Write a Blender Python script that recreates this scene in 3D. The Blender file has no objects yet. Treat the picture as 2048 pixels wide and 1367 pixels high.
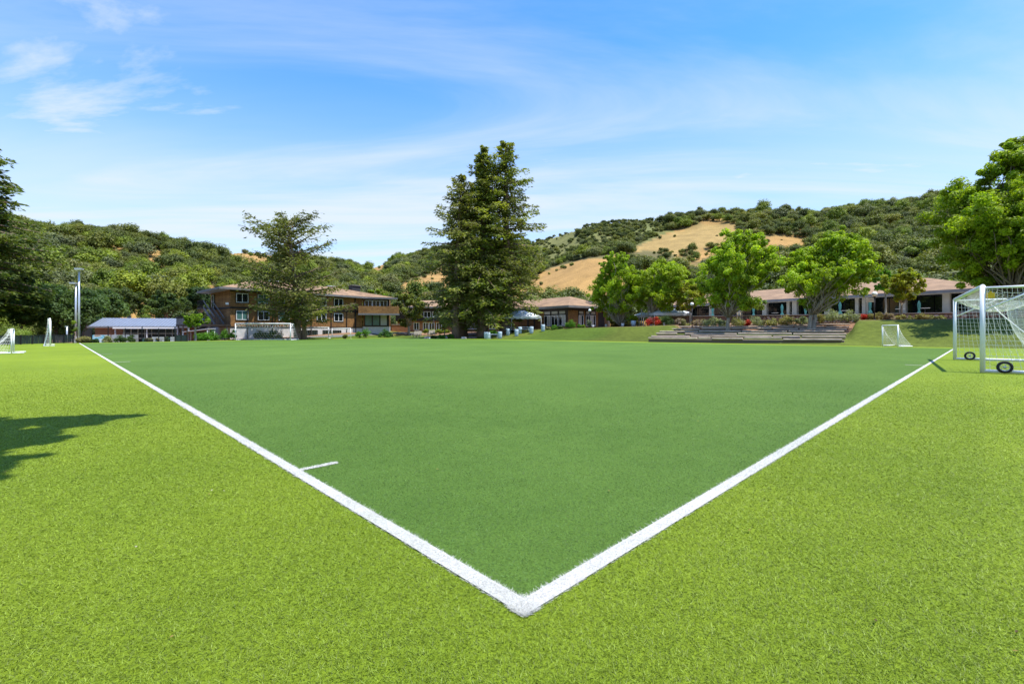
import bpy, math, random
import numpy as np
from mathutils import Vector, Matrix

random.seed(7); RNG = np.random.default_rng(11)
S = bpy.context.scene
COL = S.collection

# ------------------------------------------------------------------ camera, light, sky, exposure
F, HOR, CAMZ = 927.0, 660.0, 1.2            # photo focal length (px of 2048), horizon row, eye height
cam_d = bpy.data.cameras.new('camera'); cam = bpy.data.objects.new('camera', cam_d); COL.objects.link(cam)
cam.location = (0, 0, CAMZ); cam.rotation_euler = (math.radians(90), 0, 0)
cam_d.sensor_width = 36; cam_d.lens = 36 * F / 2048
cam_d.shift_y = (HOR - 683.5) / 2048
cam_d.clip_start = 0.05; cam_d.clip_end = 4000
S.camera = cam

SUN_EL = math.radians(71); SUN_H = Vector((0.93, -0.36, 0)).normalized()
sun_dir = Vector((SUN_H.x * math.cos(SUN_EL), SUN_H.y * math.cos(SUN_EL), math.sin(SUN_EL)))
sd = bpy.data.lights.new('sun', 'SUN'); sd.energy = 5.0; sd.angle = math.radians(0.53); sd.color = (1.0, 0.955, 0.88)
sun = bpy.data.objects.new('sun', sd); COL.objects.link(sun)
sun.rotation_euler = (-sun_dir).to_track_quat('-Z', 'Y').to_euler(); sun.location = (20, -10, 60)

W = bpy.data.worlds.new('World'); S.world = W; W.use_nodes = True
wt = W.node_tree; wt.nodes.clear()
def wn(t, **k):
    n = wt.nodes.new(t)
    for a, b in k.items(): setattr(n, a, b)
    return n
sky = wn('ShaderNodeTexSky', sky_type='NISHITA', sun_disc=False)
sky.sun_elevation = SUN_EL; sky.sun_rotation = math.atan2(SUN_H.x, SUN_H.y)
sky.air_density = 1.0; sky.dust_density = 0.3; sky.ozone_density = 2.0; sky.altitude = 50
wtc = wn('ShaderNodeTexCoord')
sep = wn('ShaderNodeSeparateXYZ'); wt.links.new(wtc.outputs['Generated'], sep.inputs[0])
def wmath(op, a, b=None, clamp=False):
    n = wn('ShaderNodeMath', operation=op); n.use_clamp = clamp
    for i, v in enumerate((a, b)):
        if v is None: continue
        if isinstance(v, (int, float)): n.inputs[i].default_value = v
        else: wt.links.new(v, n.inputs[i])
    return n.outputs[0]
zc = wmath('MAXIMUM', wmath('ADD', sep.outputs[2], 0.10), 0.03)
px_ = wmath('DIVIDE', sep.outputs[0], zc); py_ = wmath('DIVIDE', sep.outputs[1], zc)
comb = wn('ShaderNodeCombineXYZ'); wt.links.new(px_, comb.inputs[0]); wt.links.new(py_, comb.inputs[1])
def cloud(rot, sc, loc, scale, detail, lo, hi, dist=0.6):
    mp = wn('ShaderNodeMapping'); wt.links.new(comb.outputs[0], mp.inputs[0])
    mp.inputs['Rotation'].default_value = (0, 0, rot); mp.inputs['Scale'].default_value = sc; mp.inputs['Location'].default_value = loc
    nz = wn('ShaderNodeTexNoise'); wt.links.new(mp.outputs[0], nz.inputs['Vector'])
    nz.inputs['Scale'].default_value = scale; nz.inputs['Detail'].default_value = detail
    nz.inputs['Roughness'].default_value = 0.58; nz.inputs['Distortion'].default_value = dist
    mr = wn('ShaderNodeMapRange', interpolation_type='SMOOTHSTEP'); wt.links.new(nz.outputs[0], mr.inputs[0])
    mr.inputs[1].default_value = lo; mr.inputs[2].default_value = hi
    return mr.outputs[0]
veil = cloud(0.35, (0.35, 1.0, 1), (5.6, 8.1, 0), 0.6, 5, 0.34, 0.68)
streak = cloud(0.30, (0.28, 1.2, 1), (2.9, 6.4, 0), 0.95, 8, 0.40, 0.72, 0.9)
puff = cloud(0.25, (0.5, 1.15, 1), (4.2, 2.6, 0), 1.1, 9, 0.55, 0.72, 0.5)
low = wn('ShaderNodeMapRange', interpolation_type='SMOOTHSTEP'); wt.links.new(sep.outputs[2], low.inputs[0])
low.inputs[1].default_value = 0.52; low.inputs[2].default_value = 0.10
cov = wmath('MULTIPLY', wmath('ADD', wmath('MULTIPLY', veil, 0.40), 0.50), low.outputs[0])
cov = wmath('ADD', cov, wmath('MULTIPLY', streak, 0.5))
cov = wmath('MAXIMUM', cov, wmath('MULTIPLY', puff, 0.88))
cov = wmath('MINIMUM', cov, 0.92)
mixc = wn('ShaderNodeMix', data_type='RGBA'); wt.links.new(cov, mixc.inputs[0])
skm = wn('ShaderNodeMix', data_type='RGBA', blend_type='MULTIPLY'); skm.inputs[0].default_value = 1.0
wt.links.new(sky.outputs[0], skm.inputs[6]); skm.inputs[7].default_value = (0.47, 0.96, 1.5, 1)
wt.links.new(skm.outputs[2], mixc.inputs[6]); mixc.inputs[7].default_value = (3.6, 3.95, 4.2, 1)
bg = wn('ShaderNodeBackground'); bg.inputs[1].default_value = 0.15
wt.links.new(mixc.outputs[2], bg.inputs[0])
wo = wn('ShaderNodeOutputWorld'); wt.links.new(bg.outputs[0], wo.inputs[0])
S.view_settings.view_transform = 'Standard'; S.view_settings.look = 'None'
S.view_settings.exposure = 0.64; S.view_settings.gamma = 1.0; S.view_settings.use_curve_mapping = False

# ------------------------------------------------------------------ helpers
def at(px, py, Y): return Vector(((px - 1024) / F * Y, Y, CAMZ + (HOR - py) / F * Y))
def xy(px, Y): return ((px - 1024) / F * Y, Y)
def lerp_tab(tab, x):
    return np.interp(x, [t[0] for t in tab], [t[1] for t in tab])
def tag(o, label=None, cat=None, group=None, kind=None):
    if label: o['label'] = label
    if cat: o['category'] = cat
    if group: o['group'] = group
    if kind: o['kind'] = kind
    return o
def empty(name, loc=(0, 0, 0), rz=0.0):
    o = bpy.data.objects.new(name, None); COL.objects.link(o); o.location = loc; o.rotation_euler = (0, 0, rz)
    o.empty_display_size = 0.3
    return o
def link(name, me, parent=None, loc=None):
    o = bpy.data.objects.new(name, me); COL.objects.link(o)
    if parent is not None:
        o.parent = parent
        o.matrix_parent_inverse = Matrix.Identity(4) if loc is not None else Matrix.LocRotScale(parent.location, parent.rotation_euler, None).inverted()
    if loc is not None: o.location = loc
    return o
class MB:
    def __init__(s): s.v = []; s.f = []; s.m = []; s.smooth = []
    def add(s, vs, fs, m=0, sm=False):
        b = len(s.v); s.v += [tuple(v) for v in vs]
        for f in fs: s.f.append([b + i for i in f]); s.m.append(m); s.smooth.append(sm)
    def hexa(s, c, m=0):   # 8 corners: bottom 0-3 ccw, top 4-7
        s.add(c, [(3, 2, 1, 0), (4, 5, 6, 7), (0, 1, 5, 4), (1, 2, 6, 5), (2, 3, 7, 6), (3, 0, 4, 7)], m)
    def box(s, c, d, rz=0, m=0):
        cx, cy, cz = c; a, b, h = d[0] / 2, d[1] / 2, d[2] / 2; co, si = math.cos(rz), math.sin(rz)
        P = [(cx + x * co - y * si, cy + x * si + y * co, cz + z) for z in (-h, h) for x, y in ((-a, -b), (a, -b), (a, b), (-a, b))]
        s.hexa(P, m)
    def fbox(s, fr, a0, a1, b0, b1, c0, c1, m=0):
        P = [fr.P(a, b, z) for z in (c0, c1) for a, b in ((a0, b0), (a1, b0), (a1, b1), (a0, b1))]
        s.hexa(P, m)
    def beam(s, p, q, w, h, m=0):
        p, q = Vector(p), Vector(q); d = (q - p).normalized(); up = Vector((0, 0, 1))
        if abs(d.z) > .97: up = Vector((0, 1, 0))
        x = d.cross(up).normalized(); y = x.cross(d).normalized()
        P = [e + x * sx * w / 2 + y * sy * h / 2 for e in (p, q) for sx, sy in ((-1, -1), (1, -1), (1, 1), (-1, 1))]
        s.hexa(P, m)
    def tube(s, pts, rs, n=8, m=0, cap=True):
        pts = [Vector(p) for p in pts]
        if isinstance(rs, (int, float)): rs = [rs] * len(pts)
        vs = []; fs = []; ref = None
        for i, p in enumerate(pts):
            d = (pts[min(i + 1, len(pts) - 1)] - pts[max(i - 1, 0)]).normalized()
            if ref is None: ref = Vector((1, 0, 0)) if abs(d.x) < .8 else Vector((0, 1, 0))
            x = (ref - d * ref.dot(d)).normalized(); y = d.cross(x); ref = x
            for k in range(n):
                t = 2 * math.pi * k / n; vs.append(p + (x * math.cos(t) + y * math.sin(t)) * rs[i])
        for i in range(len(pts) - 1):
            for k in range(n):
                k2 = (k + 1) % n; fs.append((i * n + k, i * n + k2, (i + 1) * n + k2, (i + 1) * n + k))
        if cap:
            fs.append(tuple(range(n))[::-1]); fs.append(tuple((len(pts) - 1) * n + k for k in range(n)))
        s.add(vs, fs, m, n > 5)
    def lathe(s, c, prof, n=16, m=0, sm=True):
        vs = []; fs = []
        for r, z in prof:
            for k in range(n):
                t = 2 * math.pi * k / n; vs.append((c[0] + r * math.cos(t), c[1] + r * math.sin(t), c[2] + z))
        for i in range(len(prof) - 1):
            for k in range(n):
                k2 = (k + 1) % n; fs.append((i * n + k, i * n + k2, (i + 1) * n + k2, (i + 1) * n + k))
        s.add(vs, fs, m, sm)
    def build(s, name, mats, parent=None, loc=None):
        me = bpy.data.meshes.new(name); me.from_pydata(s.v, [], s.f)
        if not isinstance(mats, (list, tuple)): mats = [mats]
        for m in mats: me.materials.append(m)
        me.polygons.foreach_set('material_index', s.m); me.polygons.foreach_set('use_smooth', s.smooth)
        me.update(); return link(name, me, parent, loc)
class Frame:
    def __init__(s, o, u, v): s.o = Vector((o[0], o[1], 0)); s.u = Vector((u[0], u[1], 0)).normalized(); s.v = Vector((v[0], v[1], 0)).normalized()
    def P(s, a, b, z): p = s.o + s.u * a + s.v * b; return Vector((p.x, p.y, z))
    def a_at(s, px, b=0):      # position along the facade seen at photo column px
        k = (px - 1024) / F; o = s.o + s.v * b
        return (k * o.y - o.x) / (s.u.x - k * s.u.y)
def np_mesh(name, V, faces, mats, tint=None, smooth=False):
    """faces: list of (n, k) int arrays; V (n,3)."""
    me = bpy.data.meshes.new(name)
    V = np.asarray(V, dtype=np.float32); me.vertices.add(len(V)); me.vertices.foreach_set('co', V.ravel())
    loops = np.concatenate([f.ravel() for f in faces]).astype(np.int32)
    tot = np.concatenate([np.full(len(f), f.shape[1]) for f in faces]).astype(np.int32)
    st = np.concatenate([[0], np.cumsum(tot)[:-1]]).astype(np.int32)
    me.loops.add(len(loops)); me.loops.foreach_set('vertex_index', loops)
    me.polygons.add(len(tot)); me.polygons.foreach_set('loop_start', st); me.polygons.foreach_set('loop_total', tot)
    mi = np.concatenate([np.full(len(f), i) for i, f in enumerate(faces)]) if len(mats) > 1 else np.zeros(len(tot))
    me.polygons.foreach_set('material_index', mi.astype(np.int32))
    me.polygons.foreach_set('use_smooth', np.full(len(tot), smooth))
    for m in mats: me.materials.append(m)
    if tint is not None:
        a = me.attributes.new('tint', 'FLOAT_COLOR', 'POINT')
        c = np.ones((len(V), 4), dtype=np.float32); c[:, :3] = tint; a.data.foreach_set('color', c.ravel())
    me.update(calc_edges=True); return me

# ------------------------------------------------------------------ materials
def new_mat(name):
    m = bpy.data.materials.new(name); m.use_nodes = True; t = m.node_tree
    return m, t, t.nodes['Principled BSDF'], lambda ty: t.nodes.new(ty)
def noise(t, scale, detail=4, rough=.6, coord='Object', stretch=None):
    tc = t.nodes.new('ShaderNodeTexCoord'); n = t.nodes.new('ShaderNodeTexNoise')
    src = tc.outputs[coord]
    if coord == 'World':
        pass
    if stretch:
        mp = t.nodes.new('ShaderNodeMapping'); t.links.new(src, mp.inputs[0]); mp.inputs['Scale'].default_value = stretch; src = mp.outputs[0]
    t.links.new(src, n.inputs['Vector'])
    n.inputs['Scale'].default_value = scale; n.inputs['Detail'].default_value = detail; n.inputs['Roughness'].default_value = rough
    return n.outputs['Fac']
def ramp(t, fac, stops):
    r = t.nodes.new('ShaderNodeValToRGB'); t.links.new(fac, r.inputs[0]); e = r.color_ramp.elements
    while len(e) < len(stops): e.new(.5)
    for el, (p, c) in zip(e, stops): el.position = p; el.color = (*c, 1)
    return r.outputs[0]
def bump(t, b, fac, strength, dist=.02):
    n = t.nodes.new('ShaderNodeBump'); n.inputs['Strength'].default_value = strength; n.inputs['Distance'].default_value = dist
    t.links.new(fac, n.inputs['Height']); t.links.new(n.outputs[0], b.inputs['Normal'])
def mat(name, c, var=.18, scale=3.0, rough=.75, bmp=.15, metal=0, spec=.35, stretch=None, det=5):
    m, t, b, N = new_mat(name)
    f = noise(t, scale, det, stretch=stretch)
    lo = tuple(x * (1 - var) for x in c); hi = tuple(min(1, x * (1 + var)) for x in c)
    t.links.new(ramp(t, f, [(.3, lo), (.7, hi)]), b.inputs['Base Color'])
    b.inputs['Roughness'].default_value = rough; b.inputs['Metallic'].default_value = metal
    b.inputs['Specular IOR Level'].default_value = spec
    if bmp: bump(t, b, f, bmp)
    return m
def leaf_mat(name, transl=.42, rough=.55, vary=False):
    m, t, b, N = new_mat(name)
    a = N('ShaderNodeAttribute'); a.attribute_name = 'tint'; a.attribute_type = 'GEOMETRY'
    oi = N('ShaderNodeObjectInfo'); vm = N('ShaderNodeMix'); vm.data_type = 'RGBA'; vm.blend_type = 'MULTIPLY'; vm.inputs[0].default_value = 1
    t.links.new(a.outputs['Color'], vm.inputs[6]); t.links.new(ramp(t, oi.outputs['Random'], [(0, (.74, .80, .8)), (.45, (1, 1, 1)), (.8, (1.22, 1.15, 1.0)), (1, (1.5, 1.35, 1.1))] if vary else [(0, (1, 1, 1)), (1, (1, 1, 1))]), vm.inputs[7]); tint_out = vm.outputs[2]
    t.links.new(tint_out, b.inputs['Base Color']); b.inputs['Roughness'].default_value = rough
    b.inputs['Specular IOR Level'].default_value = .25
    tr = N('ShaderNodeBsdfTranslucent'); mix = N('ShaderNodeMixShader'); mix.inputs[0].default_value = transl
    g = N('ShaderNodeMix'); g.data_type = 'RGBA'; g.blend_type = 'MULTIPLY'; g.inputs[0].default_value = 1
    t.links.new(tint_out, g.inputs[6]); g.inputs[7].default_value = (1.5, 1.6, .55, 1)
    t.links.new(g.outputs[2], tr.inputs[0])
    t.links.new(b.outputs[0], mix.inputs[1]); t.links.new(tr.outputs[0], mix.inputs[2])
    t.links.new(mix.outputs[0], t.nodes['Material Output'].inputs[0]); return m
def brickish(name, c1, c2, cm, sx, sy, frame=None, rough=.85):
    m, t, b, N = new_mat(name)
    tc = N('ShaderNodeTexCoord'); sp = N('ShaderNodeSeparateXYZ'); t.links.new(tc.outputs['Object'], sp.inputs[0])
    ad = N('ShaderNodeMath'); ad.operation = 'ADD'; t.links.new(sp.outputs[0], ad.inputs[0]); t.links.new(sp.outputs[1], ad.inputs[1])
    cb = N('ShaderNodeCombineXYZ'); t.links.new(ad.outputs[0], cb.inputs[0]); t.links.new(sp.outputs[2], cb.inputs[1])
    br = N('ShaderNodeTexBrick'); t.links.new(cb.outputs[0], br.inputs['Vector'])
    br.inputs['Color1'].default_value = (*c1, 1); br.inputs['Color2'].default_value = (*c2, 1); br.inputs['Mortar'].default_value = (*cm, 1)
    br.inputs['Scale'].default_value = 1; br.inputs['Brick Width'].default_value = sx; br.inputs['Row Height'].default_value = sy
    br.inputs['Mortar Size'].default_value = .008; br.inputs['Bias'].default_value = -.1
    f = noise(t, .7, 6); mx = N('ShaderNodeMix'); mx.data_type = 'RGBA'; mx.blend_type = 'MULTIPLY'; mx.inputs[0].default_value = 1
    t.links.new(br.outputs['Color'], mx.inputs[6]); t.links.new(ramp(t, f, [(.3, (.68, .68, .7)), (.7, (1.15, 1.12, 1.08))]), mx.inputs[7])
    t.links.new(mx.outputs[2], b.inputs['Base Color']); b.inputs['Roughness'].default_value = rough; b.inputs['Specular IOR Level'].default_value = .2
    bump(t, b, br.outputs['Fac'], -.4, .02); return m
def bands(t, col):
    # turf rolls laid side by side: each roll a slightly different shade, with worn broad patches
    tc = t.nodes.new('ShaderNodeTexCoord'); dp = t.nodes.new('ShaderNodeVectorMath'); dp.operation = 'DOT_PRODUCT'; t.links.new(tc.outputs['Object'], dp.inputs[0]); dp.inputs[1].default_value = (.70 / 3.8, -.714 / 3.8, 0)
    fl = t.nodes.new('ShaderNodeMath'); fl.operation = 'FLOOR'; t.links.new(dp.outputs['Value'], fl.inputs[0]); wn_ = t.nodes.new('ShaderNodeTexWhiteNoise'); wn_.noise_dimensions = '1D'; t.links.new(fl.outputs[0], wn_.inputs['W'])
    prev = col
    for f, lo, hi in ((wn_.outputs['Value'], (.94, .95, .94), (1.05, 1.04, 1.05)), (noise(t, .09, 5, .65), (.86, .89, .86), (1.12, 1.09, 1.12))):
        mx = t.nodes.new('ShaderNodeMix'); mx.data_type = 'RGBA'; mx.blend_type = 'MULTIPLY'; mx.inputs[0].default_value = 1
        t.links.new(prev, mx.inputs[6]); t.links.new(ramp(t, f, [(.3, lo), (.7, hi)]), mx.inputs[7]); prev = mx.outputs[2]
    return prev
def turf_mat(name, c, lo=.72, hi=1.25):
    m, t, b, N = new_mat(name)
    f1 = noise(t, .35, 5); f2 = noise(t, 60, 3, .7); f3 = noise(t, 4, 5)
    cA = ramp(t, f2, [(.28, tuple(x * lo for x in c)), (.5, c), (.74, tuple(x * hi for x in c))])
    mx = N('ShaderNodeMix'); mx.data_type = 'RGBA'; mx.blend_type = 'MULTIPLY'; mx.inputs[0].default_value = 1
    t.links.new(cA, mx.inputs[6]); t.links.new(ramp(t, f1, [(.3, (.9, .92, .88)), (.7, (1.1, 1.07, 1.1))]), mx.inputs[7])
    m2 = N('ShaderNodeMix'); m2.data_type = 'RGBA'; m2.blend_type = 'MULTIPLY'; m2.inputs[0].default_value = 1
    t.links.new(mx.outputs[2], m2.inputs[6]); t.links.new(ramp(t, f3, [(.3, (.92, .93, .92)), (.7, (1.07, 1.06, 1.08))]), m2.inputs[7])
    t.links.new(bands(t, m2.outputs[2]), b.inputs['Base Color']); b.inputs['Roughness'].default_value = .8; b.inputs['Specular IOR Level'].default_value = .15
    bump(t, b, f2, .8, .02); return m
def blade_mat(name, c, var):
    m, t, b, N = new_mat(name)
    g = N('ShaderNodeNewGeometry')
    f1 = noise(t, .35, 5)
    cA = ramp(t, g.outputs['Random Per Island'], [(0, tuple(x * (1 - var) for x in c)), (.55, c), (1, tuple(min(.95, x * (1 + var) + .02) for x in c))])
    mx = N('ShaderNodeMix'); mx.data_type = 'RGBA'; mx.blend_type = 'MULTIPLY'; mx.inputs[0].default_value = 1
    t.links.new(cA, mx.inputs[6]); t.links.new(ramp(t, f1, [(.3, (.88, .92, .86)), (.7, (1.12, 1.07, 1.12))]), mx.inputs[7])
    mxo = bands(t, mx.outputs[2]); t.links.new(mxo, b.inputs['Base Color']); b.inputs['Roughness'].default_value = .5; b.inputs['Specular IOR Level'].default_value = .3
    tr = N('ShaderNodeBsdfTranslucent'); t.links.new(mxo, tr.inputs[0]); ms = N('ShaderNodeMixShader'); ms.inputs[0].default_value = .3
    t.links.new(b.outputs[0], ms.inputs[1]); t.links.new(tr.outputs[0], ms.inputs[2]); t.links.new(ms.outputs[0], t.nodes['Material Output'].inputs[0])
    return m
C_LIGHT, C_DARK = (.160, .226, .012), (.080, .150, .021)
M = {}
M['turf_light'] = turf_mat('light_turf', C_LIGHT); M['turf_dark'] = turf_mat('dark_turf', C_DARK)
M['line'] = turf_mat('white_turf', (.52, .505, .475), .7, 1.15)
M['blade_light'] = blade_mat('light_blades', (.208, .290, .019), .55); M['blade_dark'] = blade_mat('dark_blades', (.090, .186, .033), .62)
M['blade_white'] = blade_mat('white_blades', (.76, .74, .69), .35)
M['leaf'] = leaf_mat('leaf'); M['needle'] = leaf_mat('needle', .40); M['leaf_far'] = leaf_mat('leaf_far', .25, vary=True)
M['bark'] = mat('bark', (.17, .13, .10), .45, 3, .9, .6, stretch=(3, 3, .5))
M['bark_red'] = mat('redwood_bark', (.22, .15, .11), .4, 3, .9, .6, stretch=(4, 4, .3))
M['bark_pale'] = mat('pale_bark', (.30, .26, .20), .35, 3, .9, .5, stretch=(3, 3, .6))
M['white'] = mat('white_paint', (.78, .79, .80), .06, 4, .4, .03); M['net'] = mat('net_cord', (.80, .80, .78), .05, 5, .7, 0)
M['steel'] = mat('galvanised_steel', (.55, .57, .58), .1, 5, .35, .05, metal=.6)
M['black'] = mat('black_metal', (.018, .018, .02), .2, 5, .45, .05); M['rubber'] = mat('rubber', (.02, .02, .022), .2, 8, .8, .1)
M['darkwood'] = mat('dark_trim', (.030, .022, .018), .3, 4, .6, .1); M['fascia'] = mat('grey_fascia', (.17, .165, .17), .15, 2, .6, .05)
M['glass'] = mat('dark_glass', (.012, .016, .016), .3, 1.2, .06, 0, spec=.6); M['glass_teal'] = mat('teal_glass', (.07, .16, .15), .25, 1.2, .12, 0, spec=.6)
M['blind'] = mat('pale_blind', (.42, .40, .36), .15, 2, .6, .05, stretch=(8, 8, .3))
M['shingle_wall'] = brickish('brown_shingle_wall', (.34, .185, .07), (.23, .12, .05), (.11, .06, .03), .26, .17)
M['brick'] = brickish('red_brick', (.40, .18, .09), (.30, .13, .07), (.26, .17, .12), .24, .08)
M['roof'] = brickish('asphalt_shingles', (.335, .222, .135), (.25, .166, .102), (.18, .118, .075), .32, .09)
M['metal_roof'] = mat('blue_grey_metal', (.21, .24, .30), .1, 2, .4, .05, metal=.2)
M['stucco'] = mat('white_stucco', (.60, .59, .57), .12, 2, .85, .1); M['cream'] = mat('cream_stucco', (.41, .37, .295), .1, 2, .85, .1)
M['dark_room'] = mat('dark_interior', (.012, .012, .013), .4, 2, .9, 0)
M['soffit'] = mat('grey_soffit', (.36, .39, .41), .1, 2, .8, .05)
M['timber'] = mat('weathered_timber', (.43, .345, .265), .45, 2.2, .9, .5, stretch=(.6, .6, 4)); M['gravel'] = mat('gravel', (.16, .125, .095), .35, 30, .95, .4)
M['asphalt'] = mat('asphalt', (.13, .13, .135), .25, 12, .9, .2); M['mulch'] = mat('mulch', (.20, .11, .065), .45, 14, .95, .5)
M['concrete'] = mat('concrete', (.42, .41, .39), .15, 4, .85, .15); M['rock'] = mat('rock', (.22, .19, .16), .4, 5, .9, .5)
M['stone_a'] = mat('brown_stone', (.36, .27, .21), .4, 5, .85, .4); M['stone_b'] = mat('grey_stone', (.44, .39, .35), .4, 5, .85, .4); M['stone_c'] = mat('dark_stone', (.17, .12, .10), .4, 5, .85, .4)
M['globe'] = mat('opal_globe', (.85, .85, .84), .03, 3, .25, 0); M['teal'] = mat('teal_canvas', (.085, .245, .225), .25, 4, .8, .1)
M['tent'] = mat('white_canvas', (.56, .60, .64), .06, 2, .6, .1); M['barrel'] = mat('pale_plastic', (.40, .49, .54), .08, 3, .5, .03)
M['yellow'] = mat('yellow_plastic', (.75, .48, .02), .1, 4, .5, 0); M['hydrant'] = mat('red_orange_paint', (.55, .09, .03), .15, 4, .5, .05)
M['fence_green'] = mat('dark_green_screen', (.016, .030, .028), .35, 2, .7, .2); M['screen_grey'] = mat('dark_grey_screen', (.035, .038, .042), .3, 2, .7, .2)

# lawn / dry grass / litter ground: colour comes from the ground's own kind at each place
def ground_mat():
    m, t, b, N = new_mat('ground')
    a = N('ShaderNodeAttribute'); a.attribute_name = 'tint'
    f1 = noise(t, .12, 6); f2 = noise(t, 2.2, 6, .7); f3 = noise(t, 18, 3, .7)
    prev = a.outputs['Color']
    for f, s in ((f1, .22), (f2, .30), (f3, .25)):
        mx = N('ShaderNodeMix'); mx.data_type = 'RGBA'; mx.blend_type = 'MULTIPLY'; mx.inputs[0].default_value = 1
        t.links.new(prev, mx.inputs[6]); t.links.new(ramp(t, f, [(.3, (1 - s,) * 3), (.7, (1 + s, 1 + s * .9, 1 + s * .8))]), mx.inputs[7]); prev = mx.outputs[2]
    t.links.new(prev, b.inputs['Base Color']); b.inputs['Roughness'].default_value = .9; b.inputs['Specular IOR Level'].default_value = .1
    bump(t, b, f2, .5, .15); return m
M['ground'] = ground_mat()

# ------------------------------------------------------------------ the field's plan
LD = np.array((-0.700, 0.714)); RD = np.array((0.714, 0.700))       # directions of the two touchlines
CORNER = np.array((0.052, 1.94))
CL, CF, CR = np.array(xy(160, 41.5)), np.array(xy(800, 71.8)), np.array(xy(1903, 30.3))
def unit(v): return v / np.linalg.norm(v)
dR = unit(CR - CF); nR = np.array((-dR[1], dR[0])); dL = unit(CF - CL); nL = np.array((-dL[1], dL[0]))
def outside(X, Y):
    d = (X - CF[0]) * nR[0] + (Y - CF[1]) * nR[1]; e = (X - CF[0]) * nL[0] + (Y - CF[1]) * nL[1]
    return np.maximum(d, e), d, e
def sm(t): t = np.clip(t, 0, 1); return t * t * (3 - 2 * t)
PLAT = [(-800, 0), (100, 0), (175, -.5), (200, -.9), (360, -.9), (430, -.1), (600, .3), (720, 1.2), (850, .75), (950, .85), (1050, 1.2), (1150, 1.5), (1300, 1.75), (1500, 2.05), (1800, 2.15), (2200, 2.3), (4000, 2.3)]
RIDGE = [(-900, 400), (0, 446), (70, 455), (175, 463), (260, 468), (330, 481), (380, 496), (430, 510), (470, 505), (500, 506), (560, 512), (620, 524), (680, 528), (735, 538), (790, 520), (850, 503), (900, 497), (1060, 486), (1110, 474), (1180, 449), (1250, 441), (1320, 442), (1400, 428), (1500, 421), (1560, 424), (1620, 431), (1700, 419), (1800, 408), (1920, 394), (2048, 380), (2900, 350)]
Y1T = [(-900, 200), (430, 215), (470, 300), (700, 340), (735, 420), (900, 400), (1060, 380), (1180, 310), (1600, 300), (1800, 260), (2900, 240)]
Y0T = [(-900, 70), (150, 74), (450, 95), (700, 110), (900, 120), (1100, 112), (1300, 108), (1500, 98), (1800, 88), (2900, 80)]
_lat = RNG.random((64, 64))
def vnoise(x, y):
    xi = np.floor(x).astype(int); yi = np.floor(y).astype(int); fx = sm(x - xi); fy = sm(y - yi)
    g = lambda i, j: _lat[(xi + i) % 64, (yi + j) % 64]
    return (g(0, 0) * (1 - fx) + g(1, 0) * fx) * (1 - fy) + (g(0, 1) * (1 - fx) + g(1, 1) * fx) * fy - .5
def pxq(X, Y):
    az = np.arctan2(X, Y); r = np.hypot(X, Y); lim = math.radians(58)
    q = np.where(np.abs(az) < lim, Y, r * math.cos(lim)); a = np.clip(az, -lim, lim)
    return 1024 + F * np.tan(a), q
def gz(X, Y):
    X = np.asarray(X, float); Y = np.asarray(Y, float)
    D, d, e = outside(X, Y); px, q = pxq(X, Y)
    P = lerp_tab(PLAT, px); z = P * sm((D - 2.9) / 9.0) - .05 * (1 - sm((D - 2.6) / .7))
    z = z + .10 * vnoise(X * .25, Y * .25) * sm((D - 3) / 3)
    y0 = lerp_tab(Y0T, px); y1 = lerp_tab(Y1T, px); zr = CAMZ + (HOR - lerp_tab(RIDGE, px)) / F * y1
    t = (q - y0) / (y1 - y0); tt = np.clip(t, 0, 1)
    h = (zr - P) * (tt * .8 + .2 * tt * tt)
    h = h + (4.0 * vnoise(X * .022 + 5, Y * .022) + 2.2 * vnoise(X * .06, Y * .06 + 9)) * sm(tt * 4) * (1 - sm((tt - .75) * 4) * .7)
    # the rounded dry spur standing out in front of the far slope
    h = h + 5.5 * np.exp(-(((px - 1180) / 120) ** 2) - (((q - 168) / 34) ** 2))
    back = np.clip(t - 1, 0, 3); h = h - back * (zr - P) * .35
    return z + np.where(t > 0, h, 0)
def step_pt(t, side):
    if side == 0: return at(1297 + 52 * t + 30 * max(0, (t - .75) * 4), 674.0 - 26.5 * t, 47.0 + 9.5 * t)
    return at(1688 + 20 * t, 676.0 - 28.5 * t, 37.9 + 10.2 * t)
SA, SB, SC, SD = (np.array(step_pt(t, sd)) for t, sd in ((0, 0), (1, 0), (0, 1), (1, 1)))
gz_raw = gz
def gz(X, Y):
    X = np.asarray(X, float); Y = np.asarray(Y, float); z = gz_raw(X, Y)
    u = np.full(X.shape, .5); t = np.full(X.shape, .5)
    for _ in range(6):
        f = [(SA[i] + t * (SB[i] - SA[i])) * (1 - u) + (SC[i] + t * (SD[i] - SC[i])) * u - (X, Y)[i] for i in (0, 1)]
        ft = [(SB[i] - SA[i]) * (1 - u) + (SD[i] - SC[i]) * u for i in (0, 1)]; fu = [(SC[i] + t * (SD[i] - SC[i])) - (SA[i] + t * (SB[i] - SA[i])) for i in (0, 1)]
        det = ft[0] * fu[1] - ft[1] * fu[0]; det = np.where(np.abs(det) < 1e-6, 1e-6, det)
        dt = (f[0] * fu[1] - f[1] * fu[0]) / det; du = (ft[0] * f[1] - ft[1] * f[0]) / det
        t = np.clip(t - dt, -1, 2); u = np.clip(u - du, -1, 2)
    zp = (SA[2] + t * (SB[2] - SA[2])) * (1 - u) + (SC[2] + t * (SD[2] - SC[2])) * u - .32
    w = sm((u + .03) / .035) * sm((1.04 - u) / .045) * sm((t + .12) / .10) * sm((1.10 - t) / .08)
    return z * (1 - w) + np.minimum(z, zp) * w
def gz1(x, y): return float(gz(np.array([x]), np.array([y]))[0])
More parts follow.
